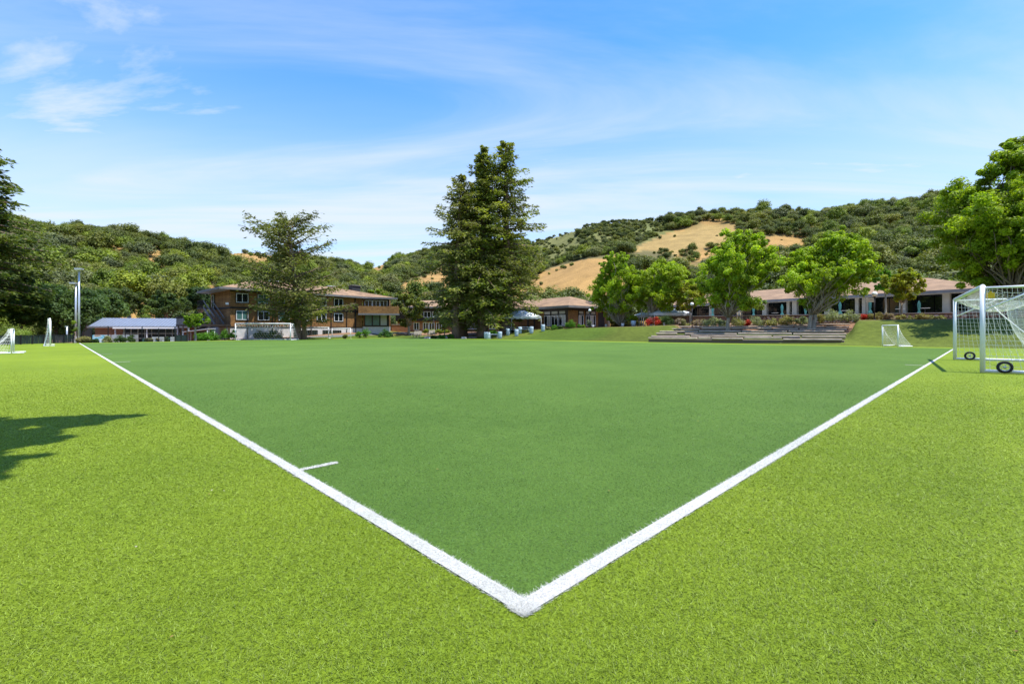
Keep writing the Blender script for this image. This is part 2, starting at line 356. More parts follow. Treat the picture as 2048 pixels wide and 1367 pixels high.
def proj(X, Y, Z): return 1024 + F * X / Y, HOR - (Z - CAMZ) / Y * F
def inpoly(px, py, poly):
    r = np.zeros(px.shape, bool); n = len(poly); j = n - 1
    for i in range(n):
        xi, yi = poly[i]; xj, yj = poly[j]
        c = ((yi > py) != (yj > py)) & (px < (xj - xi) * (py - yi) / (yj - yi + 1e-9) + xi); r ^= c; j = i
    return r
DRY = [[(1030, 596), (1048, 570), (1100, 537), (1170, 519), (1250, 508), (1262, 604), (1210, 600), (1150, 586), (1110, 580), (1060, 594)],
       [(1240, 505), (1330, 470), (1400, 450), (1475, 447), (1482, 470), (1400, 500), (1360, 512), (1300, 502)],
       [(1375, 516), (1440, 482), (1530, 475), (1612, 478), (1618, 500), (1540, 497), (1460, 500), (1400, 524)],
       [(438, 495), (500, 498), (562, 508), (548, 520), (470, 518)], [(735, 518), (775, 520), (770, 540), (742, 540)],
       [(785, 584), (815, 562), (850, 552), (890, 532), (900, 560), (850, 572), (800, 588)],
       [(165, 645), (178, 612), (300, 600), (335, 618), (335, 645)], [(282, 503), (325, 498), (332, 535), (300, 538)],
       [(35, 500), (62, 496), (88, 545), (68, 550)], [(215, 490), (243, 493), (240, 505), (220, 505)], [(395, 572), (452, 570), (445, 592), (385, 592)],
       [(1010, 560), (1045, 540), (1045, 590), (1010, 600)]]
SCRUB = [(1055, 545), (1055, 478), (1180, 438), (1310, 432), (1345, 462), (1240, 502), (1150, 518)]
def dry_mask(px, py):
    r = np.zeros(px.shape, bool)
    for p in DRY: r |= inpoly(px, py, p)
    return r

# ------------------------------------------------------------------ ground and hills
az = np.concatenate([np.radians(np.linspace(-180, -62, 40))[:-1], np.radians(np.linspace(-62, 62, 420)), np.radians(np.linspace(62, 180, 40))[1:]])
rr = np.concatenate([[0.6], np.linspace(6, 24, 7), np.linspace(26, 100, 125), 100 * 1.0235 ** np.arange(1, 100), [1400, 2500]])
A, R = np.meshgrid(az, rr, indexing='ij'); GX, GY = R * np.sin(A), R * np.cos(A); GZ = gz(GX, GY)
far = R > 1100; GZ = np.where(far, GZ * 0 + 5, GZ)
na, nr = A.shape; idx = np.arange(na * nr).reshape(na, nr)
quads = np.stack([idx[:-1, :-1], idx[:-1, 1:], idx[1:, 1:], idx[1:, :-1]], -1).reshape(-1, 4)[:, ::-1]
PX, Q = pxq(GX, GY); PY = HOR - (GZ - CAMZ) / np.maximum(Q, 1) * F
D, d_, e_ = outside(GX, GY)
lawn = np.array((.062, .105, .014)); lawn_dry = np.array((.098, .115, .022)); dryc = np.array((.315, .198, .072)); dry2 = np.array((.26, .205, .08)); under = np.array((.115, .105, .045)); scrubc = np.array((.12, .145, .05)); mul = np.array((.20, .12, .075)); tan_ = np.array((.42, .28, .15))
tint = np.tile(lawn, (na, nr, 1)).astype(float)
def blend(mask, c):
    global tint; tint = tint * (1 - mask[..., None]) + np.asarray(c) * mask[..., None]
blend(sm((vnoise(GX * .12, GY * .12) + .12) * 3) * .55, lawn_dry)
blend(((D > 9.5) & (PX > 1000)).astype(float) * sm((D - 10.5) / 2), mul)                        # planting beds along the top of the bank
blend(((PX < 1010) & (PX > 100)).astype(float) * sm((D - 5.5) / 3), mul * 1.15)                # bare earth round the conifers and houses
blend((inpoly(PX, PY, [(690, 672), (800, 650), (1000, 650), (1000, 660), (790, 668)]) & (D > 0)).astype(float) * .8, (.25, .26, .05))
hillm = sm((Q - lerp_tab(Y0T, PX)) / 8 + 1)
blend(hillm, under)
dm = dry_mask(PX + 10 * vnoise(GX * .2, GY * .2), PY + 6 * vnoise(GX * .2 + 7, GY * .2)) & (Q > 70)
blend(hillm * sm((vnoise(GX * .03 + 3, GY * .03) + .5 * vnoise(GX * .11, GY * .11 + 4) - .12) * 7) * .9, dryc * .9)
blend((inpoly(PX, PY, SCRUB) & (Q > 100)).astype(float) * .85, scrubc)
blend(dm.astype(float), dryc)
blend((inpoly(PX, PY, DRY[1]) & (Q > 70)).astype(float) * .6, dry2)
V = np.stack([GX, GY, GZ], -1).reshape(-1, 3)
me = np_mesh('terrain', V, [quads], [M['ground']], tint.reshape(-1, 3), True)
tag(link('terrain', me), 'lawn bank, bare earth and dry golden hills around the field', None, None, 'structure')

def sheet(name, pts, z, m, label):
    me = bpy.data.meshes.new(name); me.from_pydata([(p[0], p[1], z) for p in pts], [], [list(range(len(pts)))]); me.materials.append(m); me.update()
    if me.polygons[0].normal.z < 0: me.flip_normals()
    return tag(link(name, me), label, None, None, 'structure')
def off(a, b, n, w): return a + n * w, b + n * w
o_cf = CF + nR * 2.9 + dR * -1.5; o_r = CF + dR * 100 + nR * 2.9
o_cl = CL + nL * 2.0; o_cf2 = CF + nL * 3.4 + dL * -3
sheet('border_turf', [(-60, -25), (75, -25), o_r, o_cf, CF + nL * 3.8 - dL * 1, o_cl, CL + np.array((-3.2, .6)), (-44, 30)], 0.0, M['turf_light'], 'light green artificial turf surround')
FARR = CORNER + RD * np.dot(CR - CORNER, RD); FARL = CORNER + LD * np.dot(CL - CORNER, LD)
sheet('playing_field', [CORNER, FARR, CR + nR * .1, CF, CL, FARL], .004, M['turf_dark'], 'dark green artificial turf playing field')
LW = .088
sheet('field_line', [CORNER, CORNER + LD * 57.4, CORNER + LD * 57.4 + RD * LW, CORNER + (RD + LD) * LW], .008, M['line'], 'white touchline running to the lamp poles')
sheet('field_line', [CORNER, CORNER + (RD + LD) * LW, CORNER + RD * 40.4 + LD * LW, CORNER + RD * 40.4], .008, M['line'], 'white touchline running to the wheeled goal')
TICKS = []
for base, along, inn in ((2.72, LD, RD), (21.4, LD, RD), (29.7, LD, RD), (19.5, RD, LD)):
    p = CORNER + along * base + inn * LW; TICKS.append((base, along, inn)); ln = .32 if base < 5 else .5; wd = .055 if base < 5 else .09
    sheet('field_tick', [p, p + inn * ln, p + inn * ln + along * wd, p + along * wd], .008, M['line'], 'short white tick mark on the touchline')
pth = [at(600, 682, 66), at(690, 678, 71), at(760, 671, 78), at(800, 667, 84), at(880, 664, 88)]
mb = MB(); w = 1.3
for i in range(len(pth) - 1):
    p, q = pth[i], pth[i + 1]; n = 6
    for k in range(n):
        a, b = p.lerp(q, k / n), p.lerp(q, (k + 1) / n); vs = []
        for c, s_ in ((a, -1), (b, -1), (b, 1), (a, 1)): vs.append((c.x, c.y + s_ * w, gz1(c.x, c.y + s_ * w) + .03))
        mb.add(vs, [(0, 1, 2, 3)])
tag(mb.build('path', M['asphalt']), 'grey asphalt path curving up to the brown houses', None, None, 'structure')

# near turf: real blades
def blades(name, sel, m, n, lab, yr=(1.25, 17), width=1.75, zb=0.0, h0=.012):
    if sel == 'line':
        t = RNG.random(n) ** 1.9 * 19; o = RNG.random(n) * LW; half = RNG.random(n) < .5
        q = np.where(half[:, None], CORNER + t[:, None] * LD + o[:, None] * RD, CORNER + t[:, None] * RD + o[:, None] * LD); nt = 1500
        q[:nt] = CORNER + LD * (2.72 + RNG.random(nt) * .055)[:, None] + RD * (LW + RNG.random(nt) * .32)[:, None]
    u = RNG.random(n); a, b = yr[0] ** .35, yr[1] ** .35; Y = (a + (b - a) * u) ** (1 / .35); X = (RNG.random(n) * 2 - 1) * width * Y * .95
    if sel == 'line': X, Y = q[:, 0], q[:, 1]
    rel = np.stack([X, Y], 1) - CORNER; al = rel @ LD; be = rel @ RD
    al_j = al + RNG.normal(0, .008, n); be_j = be + RNG.normal(0, .008, n)
    line = ((al_j > 0) & (be_j > 0) & ((al_j < LW) | (be_j < LW)))
    for base, along, inn in TICKS[:1]:
        tb = (rel @ along) - base; ti = rel @ inn; line |= (tb > 0) & (tb < .05) & (ti > 0) & (ti < .41)
    ins = (al_j > 0) & (be_j > 0) & ~line; keep = {'line': np.ones(n, bool), 'in': ins, 'out': ~ins & ~line}[sel]
    fade = 1 - sm((Y - 6) / 11); keep &= RNG.random(n) < fade
    X, Y, fade = X[keep], Y[keep], fade[keep]; k = len(X); sc = (Y / 1.6) ** .62
    h = h0 * RNG.uniform(.55, 1.3, k) * (.8 + .2 * sc) * (.4 + .6 * fade); wd = .0013 * RNG.uniform(.7, 1.4, k) * sc
    th = RNG.uniform(0, 2 * np.pi, k); ph = RNG.uniform(0, 2 * np.pi, k); lean = RNG.uniform(.5, 2.2, k)
    dx, dy = np.cos(th) * wd, np.sin(th) * wd; lx, ly = np.cos(ph) * h * lean, np.sin(ph) * h * lean
    z0 = np.full(k, zb)
    v = np.stack([np.stack([X - dx, Y - dy, z0], 1), np.stack([X + dx, Y + dy, z0], 1), np.stack([X + lx, Y + ly, z0 + h * .85], 1)], 1).reshape(-1, 3)
    me = np_mesh(name, v, [np.arange(k * 3).reshape(k, 3)], [m])
    return tag(link(name, me), lab, None, None, 'stuff')
blades('turf_blades', 'out', M['blade_light'], 1200000, 'light green turf blades of the surround')
blades('turf_blades', 'in', M['blade_dark'], 1100000, 'dark green turf blades of the playing field')
blades('turf_blades', 'line', M['blade_white'], 90000, 'white turf blades of the touchlines', h0=.014)

# ------------------------------------------------------------------ scattered dry leaves and crumbs on the turf
kk = 120; LY = RNG.uniform(1.7, 22, kk) ; LX = (RNG.random(kk) * 2 - 1) * 1.15 * LY; ls = RNG.uniform(.004, .011, kk) * (1 + LY * .05); la = RNG.random(kk) * 6.283
lv = np.stack([np.stack([LX + np.cos(la + o) * ls * w_, LY + np.sin(la + o) * ls * w_, np.full(kk, .016) + RNG.random(kk) * .006], 1) for o, w_ in ((0, 1.3), (1.57, .6), (3.14, 1.3), (4.71, .6))], 1).reshape(-1, 3)
lc = np.array([(.22, .13, .05), (.10, .06, .03), (.45, .40, .32), (.30, .22, .06)])[RNG.integers(0, 4, kk)]
tag(link('leaf_litter', np_mesh('leaf_litter', lv, [np.arange(kk * 4).reshape(kk, 4)], [M['leaf']], np.repeat(lc, 4, 0))), 'stray dry leaf crumbs scattered on the turf', None, None, 'stuff')

# ------------------------------------------------------------------ foliage
def leaf_quads(C, Rc, n, size, flat=.85, up=.35, aspect=.55, rng=RNG, shell=.45, rnd=.45):
    """n leaves in each clump (centres C, radii Rc) -> verts (N*4,3), clump ids"""
    k = len(C); N = k * n; ci = np.repeat(np.arange(k), n)
    d = rng.normal(size=(N, 3)); d /= np.linalg.norm(d, axis=1)[:, None]
    r = rng.random(N) ** shell; p = C[ci] + d * (r * Rc[ci])[:, None] * np.array((1, 1, flat))
    nrm = d * .85 + rng.normal(size=(N, 3)) * rnd + np.array((0, 0, up)); nrm /= np.linalg.norm(nrm, axis=1)[:, None]
    t = np.cross(nrm, rng.normal(size=(N, 3))); t /= np.linalg.norm(t, axis=1)[:, None] + 1e-9; b = np.cross(nrm, t)
    s = size * rng.uniform(.65, 1.35, N)[:, None]
    v = np.stack([p - t * s, p - b * s * aspect + nrm * s * .12, p + t * s, p + b * s * aspect + nrm * s * .12], 1)
    return v.reshape(-1, 3), ci
def leaf_mesh(name, v, tint, m='leaf'):
    n = len(v) // 4; return np_mesh(name, v, [np.arange(n * 4).reshape(n, 4)], [M[m]], tint)
def tints(ci, k, base, base2, rng=RNG, lv=.22, cv=.30):
    a = rng.random(k)[:, None]; c = np.asarray(base) * (1 - a) + np.asarray(base2) * a; c = c * rng.uniform(1 - cv, 1 + cv, k)[:, None]
    t = c[ci] * rng.uniform(1 - lv, 1 + lv, len(ci))[:, None]; return np.repeat(t, 4, 0)
def limb(mb, a, b, r0, r1, rng, n=4, sag=.0, wob=.08, sides=7):
    a, b = Vector(a), Vector(b); L = (b - a).length; pts = []; rs = []
    for i in range(n + 1):
        t = i / n; p = a.lerp(b, t); j = 0 if i in (0, n) else 1
        pts.append(p + Vector((rng.normal() * wob * L * .3 * j, rng.normal() * wob * L * .3 * j, -sag * L * math.sin(math.pi * t)))); rs.append(r0 + (r1 - r0) * t)
    mb.tube(pts, rs, sides); return pts
def broadleaf(name, label, base, clumps, fork, trunk_r, cols, leaf=.17, per=160, group=None, cat='tree', bark='bark', seed=1, trunks=None, flat=.85, cv=.3, sub=6):
    """clumps: list of (x,y,z,r) relative to base. Every clump is broken into smaller sub-clumps."""
    rng = np.random.default_rng(seed); root = empty(name, base); tag(root, label, cat, group)
    tm = MB(); fz = Vector(fork)
    starts = trunks or [(0, 0)]
    for sx, sy in starts:
        limb(tm, (sx, sy, -.3), (fz.x + sx * .8, fz.y + sy * .8, fz.z), trunk_r * 1.15, trunk_r * .72, rng, 5, 0, .05, 10)
    for i, (x, y, z, r) in enumerate(clumps):
        s = starts[i % len(starts)]; hub = Vector((fz.x + s[0] * .8, fz.y + s[1] * .8, fz.z - rng.uniform(0, .12) * fz.z))
        limb(tm, hub, (x, y, z), trunk_r * rng.uniform(.16, .32), trunk_r * .05, rng, 5, -.04, .25, 6)
    tm.build('trunk', M[bark], root, (0, 0, 0))
    C = []; Rr = []
    for x, y, z, r in clumps:
        C.append((x, y, z)); Rr.append(r * .6)
        for k in range(sub):
            d = rng.normal(size=3); d /= np.linalg.norm(d); q_ = rng.uniform(.6, 1.15); C.append((x + d[0] * r * q_, y + d[1] * r * q_, z + d[2] * r * q_ * .85)); Rr.append(r * rng.uniform(.22, .5))
    C = np.array(C); Rr = np.array(Rr); v, ci = leaf_quads(C, Rr, int(per * 1.0), leaf * .80, flat, rng=rng)
    link('crown', leaf_mesh('crown', v, tints(ci, len(C), cols[0], cols[1], rng, cv=cv)), root, (0, 0, 0))
    return root
def dome(n, rx, ry, rz, z0, r, rng, hollow=.35):
    out = []
    while len(out) < n:
        d = rng.normal(size=3); d /= np.linalg.norm(d); q = hollow + (1 - hollow) * rng.random() ** .6
        x, y, z = d * q
        if z < -.75: continue
        out.append((x * rx, y * ry, z0 + z * rz, r * rng.uniform(.75, 1.25)))
    return out
GREEN = ((.10, .185, .012), (.15, .235, .014)); LIME = ((.21, .29, .018), (.16, .25, .02)); OAK = ((.07, .10, .028), (.10, .13, .032)); OLIVE = ((.18, .20, .04), (.13, .17, .035))
GOLDL = ((.29, .28, .02), (.22, .25, .02)); DEEP = ((.05, .10, .028), (.08, .13, .03)); RW = ((.130, .162, .034), (.21, .225, .042))

def conifer(name, label, base, H, cb, prof, trunk_r, cols, seed, lean=(0, 0), nb=190, card=.34, group=None, droop=.35, per=34, skip=None, extra_trunks=(), asc=0.0):
    rng = np.random.default_rng(seed); root = empty(name, base); tag(root, label, 'tree', group)
    tm = MB(); axis = lambda z: np.array((lean[0] * (z / H) ** 1.4, lean[1] * (z / H) ** 1.4, z))
    zs = np.linspace(-.4, H * .985, 14); tm.tube([axis(max(z, 0)) * (1, 1, 0) + np.array((0, 0, z)) + np.array((rng.normal() * .04, 0, 0)) for z in zs], [max(.03, trunk_r * (1.25 if i == 0 else 1) * (1 - (z / H)) ** .8 + .02) for i, z in enumerate(zs)], 12)
    for ex, ey, eh in extra_trunks:
        tm.tube([(ex, ey, -.4), (ex * .95, ey * .95, eh * .5), (ex * .6, ey * .6, eh)], [trunk_r * .8, trunk_r * .55, .05], 10)
    P = []; Nn = []; T = []; ids = []; bi = 0
    for i in range(nb):
        f = (i + rng.random()) / nb; z = cb + (H * .99 - cb) * f ** .92; fz = (z - cb) / (H - cb); a = i * 2.399 + rng.normal() * .35
        if skip and skip(fz, a): continue
        L = float(np.interp(fz, [p[0] for p in prof], [p[1] for p in prof])) * (rng.uniform(.45, 1.25) if rng.random() > .12 else rng.uniform(.2, .5))
        if L < .15: continue
        dirh = np.array((math.cos(a), math.sin(a), 0)); o = axis(z); n = 7; pts = []
        rise = asc * (.3 + fz) + rng.normal() * .06
        for k in range(n + 1):
            t = k / n; pts.append(o + dirh * L * t + np.array((0, 0, L * (rise * t - droop * t * t * (1 - .55 * fz) + .12 * t ** 3))))
        tm.tube(pts, [max(.012, .022 * L * (1 - k / n * .85)) for k in range(n + 1)], 4, cap=False)
        m = max(6, int(per * (.35 + L / 3.0))); t = .18 + .84 * rng.random(m) ** .75; t = np.minimum(t, 1.02)
        seg = np.minimum((t * n).astype(int), n - 1); fr = t * n - seg; pa = np.array(pts); pp = pa[seg] * (1 - fr[:, None]) + pa[seg + 1] * fr[:, None]
        side = np.array((-dirh[1], dirh[0], 0)); w = rng.normal(size=m) * (.10 + .17 * L * (1 - np.abs(t - .55))) * .8
        pp = pp + side * w[:, None] + np.stack([rng.normal(size=m) * .14, rng.normal(size=m) * .14, -np.abs(rng.normal(size=m)) * .34 + .10], 1) * min(1.0, .3 + L / 4)
        P.append(pp); dd = dirh * .8 + side * (np.sign(w) * .8)[:, None] + rng.normal(size=(m, 3)) * .35 + np.array((0, 0, -.25)); T.append(dd / np.linalg.norm(dd, axis=1)[:, None]); ids.append(np.full(m, bi)); bi += 1
    tm.build('trunk', M['bark_red'], root, (0, 0, 0))
    P = np.concatenate(P); T = np.concatenate(T); ids = np.concatenate(ids); N = len(P)
    nr_ = rng.normal(size=(N, 3)) * .85 + np.array((0, 0, 1)); b = np.cross(nr_, T); b /= np.linalg.norm(b, axis=1)[:, None]
    s = card * rng.uniform(.6, 1.35, N)[:, None]; up = np.cross(T, b)
    v = np.stack([P - T * s * .9, P - b * s * .34 - up * s * .08, P + T * s, P + b * s * .34 - up * s * .08], 1).reshape(-1, 3)
    link('foliage', leaf_mesh('foliage', v, tints(ids, bi, cols[0], cols[1], rng, .3, .38), 'needle'), root, (0, 0, 0))
    return root
def gpos(px, Y, dz=0):
    x, y = xy(px, Y); return (x, y, gz1(x, y) + dz)

# the tall conifer clump beyond the field
RG = 'tall conifers of the clump beyond the field'
conifer('redwood_tree', 'tall dense redwood forming the middle spire of the clump', gpos(964, 69), 28.4, 2.6, [(0, 4.9), (.15, 5.6), (.4, 4.9), (.7, 3.3), (.88, 1.9), (1, .4)], .75, RW, 21, (.3, 0), 330, .27, RG, .46, 70)
conifer('redwood_tree', 'tall open redwood with see-through top at the tent side of the clump', gpos(1012, 70), 28.9, 2.4, [(0, 4.6), (.15, 5.5), (.5, 5.0), (.72, 4.1), (.86, 2.7), (.95, 1.8), (1, .9)], .85, RW, 22, (-.1, 0), 250, .26, RG, .34, 62, asc=.1)
conifer('redwood_tree', 'thin-topped redwood with drooping bare tips at the path side of the clump', gpos(911, 68), 24.2, 2.2, [(0, 3.8), (.2, 4.7), (.5, 4.5), (.75, 3.1), (.9, 1.7), (1, .5)], .55, ((.155, .172, .052), (.23, .225, .06)), 23, (.9, 0), 220, .25, RG, .34, 56, asc=.22)
conifer('redwood_tree', 'shorter redwood tucked between the two leading trunks of the clump', gpos(926, 72), 22.5, 3.0, [(0, 3.6), (.3, 3.6), (.7, 2.2), (1, .3)], .6, ((.11, .145, .032), (.16, .18, .036)), 24, (.6, 0), 200, .28, RG, .45, 60)
# the open conifer before the brown house
conifer('cedar_tree', 'open ragged conifer with twin trunks in front of the brown house', gpos(596, 60.5), 15.6, 1.9, [(0, 3.2), (.1, 6.2), (.28, 6.0), (.42, 5.2), (.55, 5.2), (.7, 5.0), (.85, 4.2), (.95, 3.0), (1, 1.6)], .42, ((.115, .132, .036), (.165, .172, .042)), 31, (-1.3, 0), 158, .23, None, .13, 74, extra_trunks=((.75, .2, 7),), asc=.40,
        skip=lambda f, a: (f > .5 and f < .6 and math.cos(a) > .3) or (.62 < f < .93 and 0.25 < math.cos(a) and math.sin(a * 5) > -.2))
# conifer reaching in at the frame's edge
conifer('redwood_tree', 'dark broad conifer overhanging the green screen fence', gpos(-60, 54), 23.6, 4.2, [(0, 5.4), (.3, 6.6), (.5, 5.4), (.7, 3.9), (.88, 3.5), (1, 1.0)], .6, ((.09, .13, .03), (.14, .17, .035)), 41, (.4, 0), 250, .30, None, .32, 66)

def wind_tree(px, Y, top, left, right, bottom, n, cols, seed, lean=0.0, label='', trunks=None, tr=.22, fork_frac=.28, per=120, leaf=.15, group=None, r=None, bark='bark_pale', ry=.8):
    b = gpos(px, Y); k = Y / F; H = (HOR - top) * k + CAMZ - b[2]; zb = (HOR - bottom) * k + CAMZ - b[2]
    xl, xr = (left - px) * k, (right - px) * k; rng = np.random.default_rng(seed); rx = (xr - xl) / 2; cx = (xl + xr) / 2; rz = (H - zb) / 2; cz = (H + zb) / 2
    r = r or rx * .29; cl = []
    while len(cl) < n:
        d = rng.normal(size=3); d /= np.linalg.norm(d); q = .3 + .7 * rng.random() ** .55; x, y, z = d * q
        taper = 1.0 - .5 * max(0, z) ** 1.3 - .06 * max(0, -z) ** 2
        cl.append((cx + x * (rx - r * .6) * taper + lean * max(0, z) * rx, y * rx * ry * taper, cz + z * (rz - r * .5), r * rng.uniform(.7, 1.2) * (1 - .4 * max(0, z))))
    return broadleaf('broadleaf_tree', label, b, cl, (cx * .15, 0, zb * .9 + .2), tr, cols, leaf, per, group, 'tree', bark, seed, trunks)
wind_tree(1455, 49.5, 440, 1383, 1550, 636, 64, ((.215, .315, .015), (.30, .39, .02)), 51, .45, 'windswept bright green tree rising from the timber steps on a single trunk', per=110)
wind_tree(1622, 46.5, 445, 1560, 1738, 630, 70, ((.21, .31, .015), (.29, .38, .02)), 52, .35, 'windswept bright green tree rising from the timber steps on twin trunks', trunks=[(-.22, 0), (.25, .05)], per=110)
wind_tree(1242, 64, 492, 1178, 1298, 655, 56, ((.215, .315, .015), (.29, .385, .02)), 53, 0, 'bright green round-headed tree beside the brick pavilion', per=110)
wind_tree(1216, 72, 490, 1182, 1262, 600, 14, LIME, 54, .1, 'yellow green narrow tree behind the round-headed tree by the pavilion', per=100)
wind_tree(1302, 62, 512, 1250, 1394, 628, 56, ((.23, .32, .016), (.30, .38, .02)), 55, 0, 'yellow green spreading tree shading the dappled canopy tent', per=110, fork_frac=.5)
wind_tree(1381, 59, 562, 1338, 1416, 622, 16, GOLDL, 56, 0, 'golden green small maple behind the globe lamp by the steps', per=110, tr=.12)
wind_tree(1803, 49, 528, 1757, 1856, 606, 22, ((.30, .29, .02), (.21, .27, .02)), 57, 0, 'golden green small maple on the terrace before the cream columns', per=120, tr=.12, leaf=.13)
wind_tree(1772, 53, 528, 1735, 1800, 585, 10, ((.10, .23, .015), (.13, .25, .02)), 58, 0, 'small bright green tree behind the golden terrace maple', per=110, tr=.1)
wind_tree(2022, 37, 238, 1893, 2200, 605, 130, ((.185, .275, .015), (.30, .375, .02)), 59, .05, 'large broad green tree towering behind the wheeled goal', per=170, tr=.32, leaf=.15, r=1.45, bark='bark')
wind_tree(1478, 58, 598, 1440, 1530, 626, 8, ((.11, .19, .02), (.16, .2, .02)), 60, 0, 'low multi-stemmed crape tree behind the timber steps', per=90, tr=.1, trunks=[(-.3, 0), (.1, 0), (.4, 0)])
wind_tree(818, 82, 577, 776, 852, 652, 22, OLIVE, 61, 0, 'olive green dense tree beside the balcony house', per=120, tr=.25, leaf=.2)
wind_tree(745, 92, 572, 725, 778, 620, 8, LIME, 62, 0, 'pale lime green tree behind the balcony house chimney', per=100, tr=.2, leaf=.2)
wind_tree(889, 74, 628, 868, 906, 652, 8, DEEP, 63, 0, 'small dark green maple beside the conifer clump', per=110, tr=.08, leaf=.12)
wind_tree(391, 52.5, 623, 361, 421, 655, 12, ((.14, .24, .012), (.17, .27, .015)), 64, 0, 'clipped bright lime green tree beside the outdoor stair', per=160, tr=.12, leaf=.10)
# oaks behind the screen fence and the pool house
OG = 'dark oaks behind the screen fence'
for i, (px, Y, top, l, r, bot, lab) in enumerate([(40, 60, 545, -30, 120, 650, 'dark oak behind the screen fence next to the frame conifer'), (110, 62, 560, 50, 205, 655, 'dark spreading oak behind the white edge-on goal'), (170, 70, 570, 120, 235, 640, 'dark oak rising behind the paired lamp poles')]):
    wind_tree(px, Y, top, l, r, bot, 24, ((.06, .11, .035), (.10, .155, .04)), 70 + i, 0, lab, per=120, tr=.35, leaf=.21, group=OG, bark='bark', r=2.2)
wind_tree(258, 82, 572, 198, 302, 622, 16, OAK, 75, 0, 'spreading oak with pale forked trunk on tan slope above the pool house', per=110, tr=.38, leaf=.24, r=1.9, bark='bark_pale')
wind_tree(330, 80, 582, 305, 372, 630, 12, ((.06, .10, .025), (.08, .12, .03)), 76, 0, 'grey green rounded oak above the pool house gable', per=110, tr=.3, leaf=.24, r=1.7)
wind_tree(402, 86, 572, 365, 432, 622, 12, ((.035, .07, .02), (.05, .09, .02)), 77, 0, 'dark oak behind the blue eave of the brown house', per=110, tr=.3, leaf=.24, r=1.7)
# tree standing beyond the frame whose limb shades the near turf
b = (-12.5, 3.4, 0); cl = []; rng = np.random.default_rng(81)
for sx, sy, r in ((-5.55, 6.45, .2), (-5.8, 6.3, .26), (-6.1, 6.1, .3), (-5.7, 5.9, .26), (-6.6, 6.0, .45), (-6.2, 5.6, .42), (-5.75, 5.45, .3), (-5.45, 5.25, .26), (-6.7, 5.3, .5), (-5.3, 4.9, .28), (-5.8, 4.9, .42), (-5.2, 4.5, .3), (-5.6, 4.3, .4), (-4.95, 4.15, .26), (-5.3, 3.8, .4), (-4.7, 4.3, .2), (-4.75, 3.85, .3), (-4.4, 3.7, .22), (-4.9, 3.4, .4), (-6.3, 4.5, .5), (-7.2, 5.6, .6), (-7.4, 4.8, .7), (-6.4, 3.9, .6), (-8.2, 5.2, .9), (-7.6, 4.0, .8), (-9.4, 4.8, 1.0), (-9.2, 3.6, 1.1), (-10.6, 4.4, 1.1), (-11, 3.0, 1.1)):
    h = 8.2 + rng.normal() * .25; k = h / math.tan(SUN_EL)
    cl.append((sx + SUN_H.x * k - b[0], sy + SUN_H.y * k - b[1], h, r * 1.3))
broadleaf('broadleaf_tree', 'tree beside the field casting its leafy shade on the light turf', b, cl, (0, 0, 5.5), .3, GREEN, .10, 130, None, 'tree', 'bark', 82)

# ------------------------------------------------------------------ shrubs
def shrub(px, py, Y, w, h, cols, label, seed, cat='shrub', group=None, name='shrub', leaf=.07, dense=1.0, flat=False):
    """px,py = photo place of its foot; w,h in metres"""
    rng = np.random.default_rng(seed); x, y = xy(px, Y); z = gz1(x, y) if py is None else at(px, py, Y).z
    root = empty(name, (x, y, z)); tag(root, label, cat, group)
    n = max(7, int(10 * w / max(h, .5))); C = []; R_ = []
    for i in range(n):
        a = rng.random() * 6.283; q = math.sqrt(rng.random()); zz = rng.uniform(.25, .85) * h * (1 if flat else (1 - .45 * q * q))
        C.append((math.cos(a) * q * w * .38, math.sin(a) * q * min(w, 1.3 * h + .3) * .38, zz)); R_.append(min(w, h) * rng.uniform(.22, .36))
    C = np.array(C); R_ = np.array(R_); v, ci = leaf_quads(C, R_, int(90 * dense), leaf, .9, rng=rng); v[:, 2] = np.maximum(v[:, 2], -.02)
    link('foliage', leaf_mesh('foliage', v, tints(ci, n, cols[0], cols[1], rng)), root, (0, 0, 0))
    sm_ = MB()
    for i in range(min(n, 7)): limb(sm_, (C[i, 0] * .15, C[i, 1] * .15, -.15), tuple(C[i]), .02, .008, rng, 3, 0, .1, 5)
    sm_.build('stem', M['bark'], root, (0, 0, 0)); return root
GREY = ((.20, .235, .14), (.27, .29, .19)); SAGE = ((.19, .20, .08), (.25, .24, .11)); TAN = ((.26, .22, .09), (.21, .20, .07)); MAUVE = ((.22, .16, .14), (.25, .20, .15)); REDL = ((.50, .035, .025), (.38, .05, .03)); HEDGE = ((.075, .19, .015), (.11, .24, .02)); DK = ((.04, .075, .02), (.06, .10, .025))
